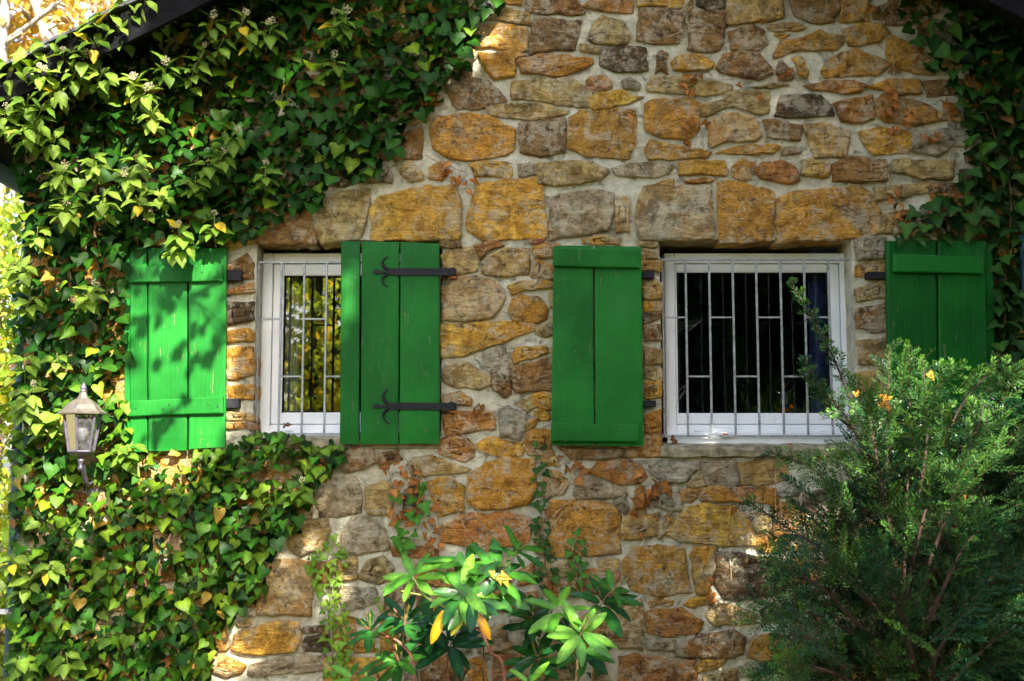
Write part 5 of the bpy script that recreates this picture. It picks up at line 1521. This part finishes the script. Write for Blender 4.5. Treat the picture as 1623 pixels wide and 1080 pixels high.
for bi, bpx in enumerate(BRANCH):
    q = catmull([W(*p) for p in bpx], 8)
    q = [YB_ + Vector((0, 0, .45 + .01 * bi))] + q if bi in (0, 1, 2, 3, 4, 5, 10, 11, 13, 18, 21) else q
    b = Acc().tube(q, [.0075 * (1 - .85 * i / len(q)) + .0012 for i in range(len(q))], 6, c=(.055, .032, .022))
    bo = b.build("branch", M['bark'], yw, loc=tuple(YB_), smooth=True); bo.location = (0, 0, 0)
    parts_, L = [], len(q)
    for i in range(int(L * .18), L - 1):
        for rep in range(1 if bi in (3, 4, 10, 11, 15, 17, 20) else 2):
            t = (i + random.random()) / (L - 1); p = a3(q[i].lerp(q[i + 1], random.random()))
            d = a3((q[i + 1] - q[i]).normalized())
            s = 1 if (i + rep) % 2 else -1
            sd = np.cross(d, np.array((.0, -1, .15))); sd /= np.linalg.norm(sd)
            dr = d * random.uniform(.55, .9) + s * sd * random.uniform(.55, 1.0) + np.array((0, random.uniform(-.6, .15), random.uniform(-.1, .25)))
            ln = random.uniform(.08, .20) * (1.15 - .75 * t) * (.5 if bi in (0, 7, 8) else .75 if bi == 3 else 1)
            br = random.random()
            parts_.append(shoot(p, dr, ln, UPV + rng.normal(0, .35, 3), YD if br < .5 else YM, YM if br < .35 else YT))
    for k in range(4):                                       # the leading tip is leafy itself
        i = L - 2 - k * 2
        if i < 1: break
        parts_.append(shoot(a3(q[i - 1]), a3(q[min(i + 2, L - 1)] - q[i - 1]), (q[min(i + 2, L - 1)] - q[i - 1]).length * (1.25 if k == 0 else 1), UPV, YM, YT))
    V, F, C_ = merge(parts_)
    o = link(bpy.data.objects.new("needle_sprays", mesh_np("needle_sprays", V - a3(YB_), F, M['yew'], C_)), bo); tag(o, kind="stuff")
SIL = [(1310, 1095), (1300, 1010), (1315, 930), (1320, 850), (1340, 790), (1365, 730), (1400, 690), (1450, 660), (1510, 690), (1560, 690), (1600, 720), (1660, 740), (1660, 1095)]
mass = []
for k_, (u, v) in enumerate(scatter(SIL, 10.8, keep=lambda u, v: min(1, .3 + max(0, (u - 1310) / 100)))):
    Y = random.uniform(-1.05, -.5)
    p = W(u, v, Y)
    cx = (u - 1440) / 250.0
    d = np.array((cx * .8 + random.uniform(-.6, .6), random.uniform(-.9, .2), random.uniform(-.25, .8)))
    br = random.random(); L_ = random.uniform(.16, .30); c1 = YM if br < .6 else YT
    upv = UPV + rng.normal(0, .25, 3)
    c1 = tuple(x * .55 for x in c1) if k_ % 3 else c1; c0 = tuple(x * .6 for x in YD)  # inner sprays darkened in colour to paint the shaded interior
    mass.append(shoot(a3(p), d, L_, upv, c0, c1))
    dn = d / np.linalg.norm(d); sd = np.cross(dn, upv); sd /= np.linalg.norm(sd)
    for k_s in range(3):                                     # side shoots make a flat feathery spray
        s_ = (1, -1)[k_s % 2]; f_ = .25 + .2 * k_s + random.uniform(-.05, .05)
        mass.append(shoot(a3(p) + dn * L_ * f_ + np.array((0, 0, -.10 * L_ * f_ * f_)), dn * .75 + s_ * sd * .7, L_ * (.62 - .12 * k_s), upv + rng.normal(0, .1, 3), c0, c1))
# lower skirt beyond the frame, down to the ground
for k in range(420):
    th = random.uniform(0, 6.283); r_ = .62 * math.sqrt(random.random()); z = random.uniform(.15, .75)
    p = np.array((YB_.x + r_ * math.cos(th), YB_.y + r_ * .75 * math.sin(th), z))
    mass.append(shoot(p, np.array((math.cos(th), math.sin(th), random.uniform(-.1, .5))), random.uniform(.1, .2), UPV, YD, YM, step=.008))
for (u, v) in scatter([(1270, 1095), (1265, 1000), (1280, 900), (1290, 830), (1325, 770), (1360, 700), (1400, 620), (1500, 620), (1570, 640), (1640, 700), (1640, 1095)], 34):
    p = a3(W(u, v, random.uniform(-1.55, -1.15))); cx = (u - 1440) / 200.0                                     # clear feathery sprays on the near side
    d = np.array((cx * .9 + random.uniform(-.4, .4), random.uniform(-.7, -.1), random.uniform(.0, .9)))
    L_ = random.uniform(.20, .34); upv = np.array((0, -.8, .6)) + rng.normal(0, .2, 3); dn = d / np.linalg.norm(d); sd = np.cross(dn, upv); sd /= np.linalg.norm(sd)
    c1 = YT if random.random() < (.75 if v < 860 else .3) else YM  # upper sprays get bright tips more often, painting sunlight on them
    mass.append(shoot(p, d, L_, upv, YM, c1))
    for k_s in range(5):
        s_ = (1, -1)[k_s % 2]; f_ = .12 + .15 * k_s + random.uniform(-.04, .04)
        mass.append(shoot(p + dn * L_ * f_ + np.array((0, 0, -.10 * L_ * f_ * f_)), dn * .8 + s_ * sd * .65, L_ * (.58 - .09 * k_s), upv + rng.normal(0, .1, 3), YM, c1))
V, F, C_ = merge(mass)
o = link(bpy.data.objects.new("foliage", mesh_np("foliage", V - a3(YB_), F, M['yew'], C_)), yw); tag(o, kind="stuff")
for u, v, Y, s in ((1472, 592, -1.06, .045), (1398, 632, -1.05, .05), (1392, 642, -1.05, .04), (1531, 790, -1.4, .03), (1356, 622, -.95, .035), (1402, 645, -1.05, .04)):
    dry = leaf_obj("caught_leaf", yw, np.array(W(u, v, Y)), np.array((random.uniform(-1, 1), -.3, random.uniform(-1, .4))), np.array((0, -1, .3)), s * .8, (.50, .20, .03), random.choice((5, 8)), M['dry'])

# ------------------------------------------------------------------ fallen leaves and cobwebs at the windows
def litter(u, v, Y, s, lab, tipv, c, shape=8):
    o = leaf_obj("dead_leaf", None, np.array(W(u, v, Y)), np.array(tipv), np.array((.1, -.6, .8)), s, c, shape, M['dry'])
    tag(o, lab, "leaf", "dead leaves on the window sills")
litter(1062, 697, .03, .055, "crumpled brown leaf in the corner of the dark window's sill", (.8, -.2, -.5), (.14, .06, .025), 4)
litter(1147, 688, .06, .034, "small brown leaf lying mid-sill behind the window bars", (1, -.1, 0), (.16, .05, .02), 5)
litter(452, 677, .06, .040, "dark curled leaf on the sill of the half covered window", (.7, -.3, .5), (.10, .05, .03), 4)
litter(1250, 708, -.02, .040, "flat tan leaf on the concrete sill edge", (1, -.3, .05), (.28, .13, .05), 8)
def cobweb(lab, anchors, n, Y):
    w = tag(empty("cobweb", W(*anchors[0], Y)), lab, "cobweb", "cobwebs on the window bars")
    P = [W(u, v, Y + random.uniform(-.01, .01)) for u, v in anchors]
    a = Acc()
    for k in range(n):
        i, j = random.sample(range(len(P)), 2)
        p = P[i].lerp(P[(i + 1) % len(P)], random.random() * .6); q = P[j].lerp(P[(j + 1) % len(P)], random.random() * .6)
        m = p.lerp(q, .5) - Vector((0, 0, .006 * random.random()))
        a.tube([p, m, q], .00025, 3, c=(.4, .4, .4), cap=False)
    o = a.build("web_threads", M['tint'], w, loc=tuple(w.location)); o.location = (0, 0, 0); tag(o, kind="stuff")
cobweb("faint cobweb strung across the upper bars of the dark window", [(1053, 520), (1075, 535), (1123, 502), (1090, 520), (1060, 505)], 14, .04)
cobweb("faint cobweb between the lower bars of the dark window", [(1062, 632), (1087, 610), (1100, 598), (1080, 630), (1068, 640)], 10, .04)

# ------------------------------------------------------------------ trees
def tree_leaves(ells, sizes, cols, cull=None):
    V, C = [], []
    for (c, r, n) in ells:
        k = max(4, n // 40)                                  # clumps on and inside the ellipsoid
        dd = rng.normal(size=(k, 3)); dd /= np.linalg.norm(dd, axis=1, keepdims=True)
        cl = np.array(c) + dd * np.array(r) * (rng.random((k, 1)) ** .45)
        which = rng.integers(0, k, n)
        sp = np.array(r).mean() * .26
        p = cl[which] + rng.normal(0, sp, (n, 3)) * .75
        if cull is not None: p = p[cull(p)]
        m = len(p)
        if m == 0: continue
        s = rng.uniform(*sizes, m)
        t = rng.normal(size=(m, 3)); t[:, 2] -= .6; t /= np.linalg.norm(t, axis=1, keepdims=True)
        nn = rng.normal(size=(m, 3)); w = np.cross(t, nn); w /= np.linalg.norm(w, axis=1, keepdims=True)
        fold = np.cross(w, t) * (s * .12)[:, None]
        q = np.stack([p, p + t * (s * .5)[:, None] + w * (s * .36)[:, None] + fold, p + t * s[:, None], p + t * (s * .5)[:, None] - w * (s * .36)[:, None] + fold], 1)
        V.append(q.reshape(-1, 3))
        cc = lerp3(cols[0], cols[1], rng.random(m)) * rng.uniform(.75, 1.2, (m, 1))
        if len(cols) > 2:
            z = rng.random(m) < .25; cc[z] = lerp3(cols[1], cols[2], rng.random(z.sum()))
        C.append(np.repeat(cc, 4, 0))
    V = np.concatenate(V); C = np.concatenate(C); m = len(V) // 4
    F = np.concatenate([np.arange(m)[:, None] * 4 + np.array((0, 1, 2)), np.arange(m)[:, None] * 4 + np.array((0, 2, 3))])
    return V, F, C
def tree(name, label, base, trunk, ells, sizes, cols, w, barkc, cull=None, cat="tree", limbs=(), group=None, bf=.42, every=1):
    base = Vector(base)
    root = tag(empty(name, base), label, cat, group)
    q = catmull([base] + [Vector(p) for p in trunk], 8)
    a = Acc().tube(q, [w * (1 - .65 * i / len(q)) for i in range(len(q))], 10, c=barkc)
    a.build("trunk", M['bark'], root, loc=tuple(base), smooth=True).location = (0, 0, 0)
    for (c, r, n) in ells[::every]:
        st = q[int(len(q) * random.uniform(.45, .85))]
        b = Acc()
        e = catmull([st, st.lerp(Vector(c), .5) + Vector((0, 0, .15)), Vector(c), Vector(c) + Vector((random.uniform(-.4, .4) * r[0], random.uniform(-.4, .4) * r[1], .5 * r[2]))], 5)
        b.tube(e, [w * bf * (1 - .85 * i / len(e)) for i in range(len(e))], 7, c=barkc)
        for k in range(5):
            d = Vector((random.uniform(-1, 1) * r[0], random.uniform(-1, 1) * r[1], random.uniform(-.5, .9) * r[2])) * .8
            s0 = e[random.randrange(len(e) // 2, len(e))]
            b.tube([s0, s0 + d * .5 + Vector((0, 0, .05)), s0 + d], [w * bf * .33, w * bf * .2, w * bf * .07], 5, c=barkc)
        b.build("branch", M['bark'], root, loc=tuple(base), smooth=True).location = (0, 0, 0)
    for pts, w2 in limbs:
        e = catmull([Vector(p) for p in pts], 6)
        Acc().tube(e, [w2 * (1 - .6 * i / len(e)) for i in range(len(e))], 7, c=barkc).build("branch", M['bark'], root, loc=tuple(base), smooth=True).location = (0, 0, 0)
    V, F, C_ = tree_leaves(ells, sizes, cols, cull)
    o = link(bpy.data.objects.new("crown", mesh_np("crown", V - a3(base), F, M['treeleaf'], C_)), root); tag(o, kind="stuff")
    return root
GREYB = (.30, .26, .22)
def gd(p): return (p.x, p.y, 0)
t1 = W(-2, 100, 9.0); t2 = W(78, 75, 9.5)
GOLDS = ((.42, .26, .04), (.52, .37, .06), (.44, .19, .03))
tree("autumn_tree", "grey-trunked autumn tree with golden leaves at the roof edge, trunk nearest the frame edge", (t1.x + .2, 9.0, 0), [t1, W(6, 40, 9.0), W(3, -60, 9.0)],
     [(W(10, -10, 9.5), (1.4, 1.2, 1.1), 420), (W(60, 40, 10.5), (1.0, 1.0, .9), 240), (W(-60, 40, 9.5), (1.3, 1.2, 1.2), 400), (W(20, 70, 10.5), (.9, .9, .7), 180)], (.10, .19), GOLDS, .13, GREYB,
     limbs=[([W(6, 70, 9.0), W(40, 45, 8.8), W(85, 10, 8.6), W(110, -15, 8.6)], .045), ([W(8, 70, 9), W(20, 62, 8.8), W(35, 52, 8.7)], .03)], group="autumn trees behind the house")
tree("autumn_tree", "leaning pale autumn tree behind the roof edge with thin crossing branches", (t2.x + .6, 9.5, 0), [W(84, 110, 9.5), t2, W(62, 25, 9.5), W(44, -25, 9.5)],
     [(W(120, 20, 11), (1.1, 1.0, .9), 240), (W(90, -30, 10.5), (1.4, 1.0, 1.0), 300), (W(40, 60, 12), (1.2, 1.0, 1.0), 220), (W(130, 55, 12), (.8, .8, .6), 120)], (.10, .18), GOLDS, .10, (.42, .34, .26),
     limbs=[([W(62, 25, 9.5), W(90, 10, 9.3), W(128, 45, 9.3)], .025), ([W(70, 50, 9.5), W(100, 38, 9.2), W(112, 52, 9.2)], .02)], group="autumn trees behind the house")
tree("slender_tree", "two thin upright stems against the pale sky over the roof", (W(150, 60, 8.5).x, 8.5, 0), [W(150, 60, 8.5), W(148, 20, 8.5), W(150, -40, 8.5)],
     [(W(110, -20, 8.5), (.8, .8, .7), 150)], (.09, .15), GOLDS, .03, (.14, .11, .08), limbs=[([W(166, 70, 8.5), W(170, 20, 8.5), W(169, -40, 8.5)], .018)])
YG = ((.14, .25, .02), (.28, .36, .03), (.42, .36, .03))
tree("hazel_bush", "sunlit yellow-green bush beyond the house corner under the gutter", (W(-10, 600, 3.6).x, 3.6, 0), [W(-10, 800, 3.6), W(5, 560, 3.6)],
     [(W(5, 480, 3.6), (.55, .7, .9), 1300), (W(0, 720, 3.4), (.6, .7, .9), 1300), (W(-50, 600, 3.8), (.8, .8, 1.3), 1300)], (.06, .11), YG, .05, (.2, .15, .1), cat="shrub")
tree("hazel_bush", "sunlit yellow-green bush low beyond the house corner behind the ivy", (W(0, 950, 2.4).x, 2.4, 0), [W(0, 1000, 2.4), W(-5, 900, 2.4)],
     [(W(-5, 930, 2.4), (.5, .5, .6), 1100), (W(-10, 1070, 2.2), (.6, .5, .5), 900), (W(-70, 900, 2.6), (.7, .6, .9), 900)], (.05, .10), YG, .05, (.2, .15, .1), cat="shrub")
tree("birch_tree", "tall yellow-leaved tree standing far behind the bushes beyond the corner", (W(-60, 500, 9).x, 9.5, 0), [W(-40, 600, 9.5), W(-20, 380, 9.5)],
     [(W(-10, 380, 9.5), (1.6, 1.2, 1.5), 1500), (W(-20, 700, 9.0), (1.6, 1.2, 1.5), 1200), (W(0, 250, 10), (1.5, 1.0, 1.2), 900)], (.10, .18), ((.18, .28, .03), (.34, .36, .04), (.46, .34, .04)), .10, GREYB)

# garden trees behind the viewer: they dapple the wall with shade and are mirrored in the panes
sv = a3(SUN); e1 = np.cross(sv, (0, 0, 1)); e1 /= np.linalg.norm(e1); e2 = np.cross(e1, sv)
GAPS = [(110, 170, -.35, .66, .46, .92), (110, 320, -.25, .45, .28, .85), (100, 500, -.1, .36, .42, .85), (280, 620, -.07, .30, .38, 1), (285, 460, -.07, .28, .22, .95), (180, 880, -.1, .74, .56, .80), (400, 780, -.1, .34, .28, .8), (400, 960, -.05, .14, .16, .6), (549, 455, -.07, .07, .20, 1),
        (775, 58, -.02, .13, .10, 1), (728, 90, -.02, .11, .09, 1), (360, 1050, 0, .14, .10, 1), (525, 930, -.05, .14, .32, .75), (715, 920, -.8, .36, .22, .9), (925, 985, -.78, .2, .16, .8), (1460, 640, -1.05, .38, .34, 1), (1540, 650, -1.05, .28, .22, .9), (1460, 760, -1.25, .34, .34, .85), (1258, 465, -.64, .08, .09, 1), (1560, 880, -1.3, .25, .25, .4), (340, 45, -.28, .30, .12, .6), (530, 40, -.22, .25, .13, .6), (340, 190, -.12, .34, .22, .5), (130, 650, -.26, .26, .3, 1)]
gq = np.array([[np.dot(a3(W(u, v, Y)), e1), np.dot(a3(W(u, v, Y)), e2), ra, rb, am] for u, v, Y, ra, rb, am in GAPS])
xl_b = np.dot(a3(Vector((XL - .25, 0, 1.5))), e1)
def canopy_cull(p):
    A, B = p @ e1, p @ e2
    sgn = 1 if np.dot(e1, (1, 0, 0)) > 0 else -1
    lit = np.zeros(len(p))
    for a, b, ra, rb, am in gq:
        dd = np.sqrt(((A - a) / ra) ** 2 + ((B - b) / rb) ** 2)
        lit = np.maximum(lit, am * np.clip((1.12 - dd) / .16, 0, 1))
    keep = rng.random(len(p)) > lit
    keep &= (A - xl_b) * sgn > 0                              # nothing over the open garden beside the house
    return keep
OC = lambda x, z, s=14.0: tuple(a3((x, 0, z)) + sv * s)
ells = []
for ix in range(6):
    for iz in range(5):
        ells.append((OC(-2.2 + ix * 1.05 + random.uniform(-.2, .2), .4 + iz * .95 + random.uniform(-.2, .2), random.uniform(7.4, 9.0)), (.9, .9, .85), 1700))
for ix in range(7):
    for iz in range(6):
        ells.append((OC(-2.3 + ix * .95 + random.uniform(-.2, .2), .1 + iz * .9 + random.uniform(-.2, .2), random.uniform(7.6, 9.2)), (.8, .8, .8), 900))
oc = a3(OC(.3, 1.2, 8.3))
oak = tree("oak_tree", "big oak behind the viewer, known by its dappled shade on the wall", (oc[0] + 3.9, oc[1] - .8, 0), [(oc[0] + 3.8, oc[1] - .8, 4.0), (oc[0] + 3.5, oc[1] - .4, oc[2] - .6), (oc[0] + 3.3, oc[1], oc[2] + 2.4)],
     ells, (.075, .14), ((.05, .10, .015), (.10, .15, .02)), .24, (.12, .09, .06), cull=canopy_cull, bf=.11, every=11)
# oak limb added above the frame, unseen, to cast leaf shadows on the shutter
bl = []
shadow_bough = [Vector((oc[0] + 3.4, oc[1] - .2, oc[2] + .2)), Vector((2.6, -4.2, 6.6)), Vector((.4, -2.9, 5.2)), W(300, 470, -.07) + SUN * 3.3]
for (ua, va, ub, vb) in ((208, 520, 352, 440), (240, 585, 345, 500), (205, 455, 300, 405), (225, 700, 300, 640), (300, 580, 356, 545)):
    p0 = W(ua, va, -.07) + SUN * 3.25; p1 = W(ub, vb, -.07) + SUN * 3.25
    for k in range(13):
        p = p0.lerp(p1, (k + random.random()) / 13) + SUN * random.uniform(-.12, .12) + Vector((random.uniform(-.02, .02), 0, random.uniform(-.02, .02)))
        bl.append(leaves_mass(np.array([tuple(p)]), rng.normal(size=(1, 3)) + np.array([[-.6, 0, -.4]]), np.array([tuple(SUN)]) + rng.normal(0, .5, (1, 3)), rng.uniform(.05, .085, 1), np.array([[.05, .12, .015]]), 2))
    Acc().tube([shadow_bough[-1], p1, p0], [.005, .004, .002], 5, c=(.12, .09, .06)).build("twig", M['bark'], oak, loc=tuple(oak.location)).location = (0, 0, 0)
qb = catmull(shadow_bough, 8)
Acc().tube(qb, [.05 * (1 - .88 * i / len(qb)) for i in range(len(qb))], 7, c=(.12, .09, .06)).build("shadow_bough", M['bark'], oak, loc=tuple(oak.location), smooth=True).location = (0, 0, 0)
V, F, C_ = merge(bl)
tag(link(bpy.data.objects.new("bough_leaves", mesh_np("bough_leaves", V - a3(oak.location), F, M['treeleaf'], C_)), oak), kind="stuff")
tree("garden_tree", "sunny yellow-green tree behind the viewer, mirrored in the half covered window", (-3.4, -12.5, 0), [(-3.3, -12.4, 1.5), (-3.0, -12.3, 3.2), (-3.0, -12.2, 5)],
     [((-3.0, -12, 1.6), (1.6, 1.0, 1.0), 2600), ((-2.6, -12, 3.0), (1.4, 1.0, 1.0), 1500), ((-4.2, -12, 3.0), (1.4, 1.0, 1.2), 1500), ((-3.2, -12.5, 4.8), (1.6, 1.0, 1.0), 600)], (.10, .2), ((.40, .55, .06), (.62, .70, .14), (.8, .5, .05)), .14, (.05, .04, .03))
tree("evergreen_tree", "dark evergreen behind the viewer, mirrored in the dark window", (4.2, -10.2, 0), [(4.2, -10.2, 2.5), (4.1, -10.2, 6.4)],
     [((2.4, -10.4, 2.0), (1.2, .8, 1.6), 6000), ((2.6, -10.4, 4.0), (1.2, .8, 1.4), 5000), ((4.0, -9.8, 1.4), (2.6, 1.0, 1.4), 9000), ((4.2, -9.9, 3.2), (2.6, 1.0, 1.5), 9000), ((4.2, -10.0, 5.2), (2.2, 1.0, 1.5), 6000)], (.14, .26), ((.008, .03, .010), (.016, .05, .014)), .2, (.05, .04, .03))

for i_, (x_, y_, h_, lab_, c_) in enumerate(((-9.5, -27, 8.5, "yellow-green maple far behind the viewer, farthest from the oak", ((.16, .22, .03), (.36, .36, .05))), (-4.0, -29, 9.0, "green lime tree far behind the viewer, between two maples", ((.06, .13, .02), (.20, .26, .04))), (1.0, -28, 9.5, "golden-green maple far behind the viewer, nearest the oak", ((.10, .16, .02), (.30, .30, .04))), (6.5, -19, 8, "dark pine far behind the viewer", ((.012, .035, .012), (.02, .06, .018))), (11.0, -17, 9, "dark spruce far behind the viewer, past the pine", ((.010, .03, .012), (.02, .05, .018))))):
    tree("woodland_tree", lab_, (x_, y_, 0), [(x_, y_, h_ * .4), (x_ + .3, y_, h_ * .85)], [((x_ + random.uniform(-1.3, 1.3), y_ + random.uniform(-.6, .6), h_ * f_), (2.6, 1.4, h_ * .17), 1500) for f_ in (.12, .3, .48, .66, .84)], (.26, .48), c_, .2, (.06, .05, .04))
tree("added_laurel", "unseen tall dark laurel added past the frame edge to shade the far end of the wall", (3.8, -1.5, 0), [(3.8, -1.5, 1.2), (3.75, -1.5, 3.0)],  # laurel added out of view to darken this end of the wall
     [((3.75, -1.4, 1.0), (.75, 1.1, .9), 2800), ((3.7, -1.4, 2.4), (.75, 1.1, 1.0), 2800), ((3.65, -1.3, 3.7), (.7, 1.0, .9), 1800)], (.10, .18), ((.015, .05, .012), (.03, .08, .016)), .07, (.08, .06, .04), cat="shrub")
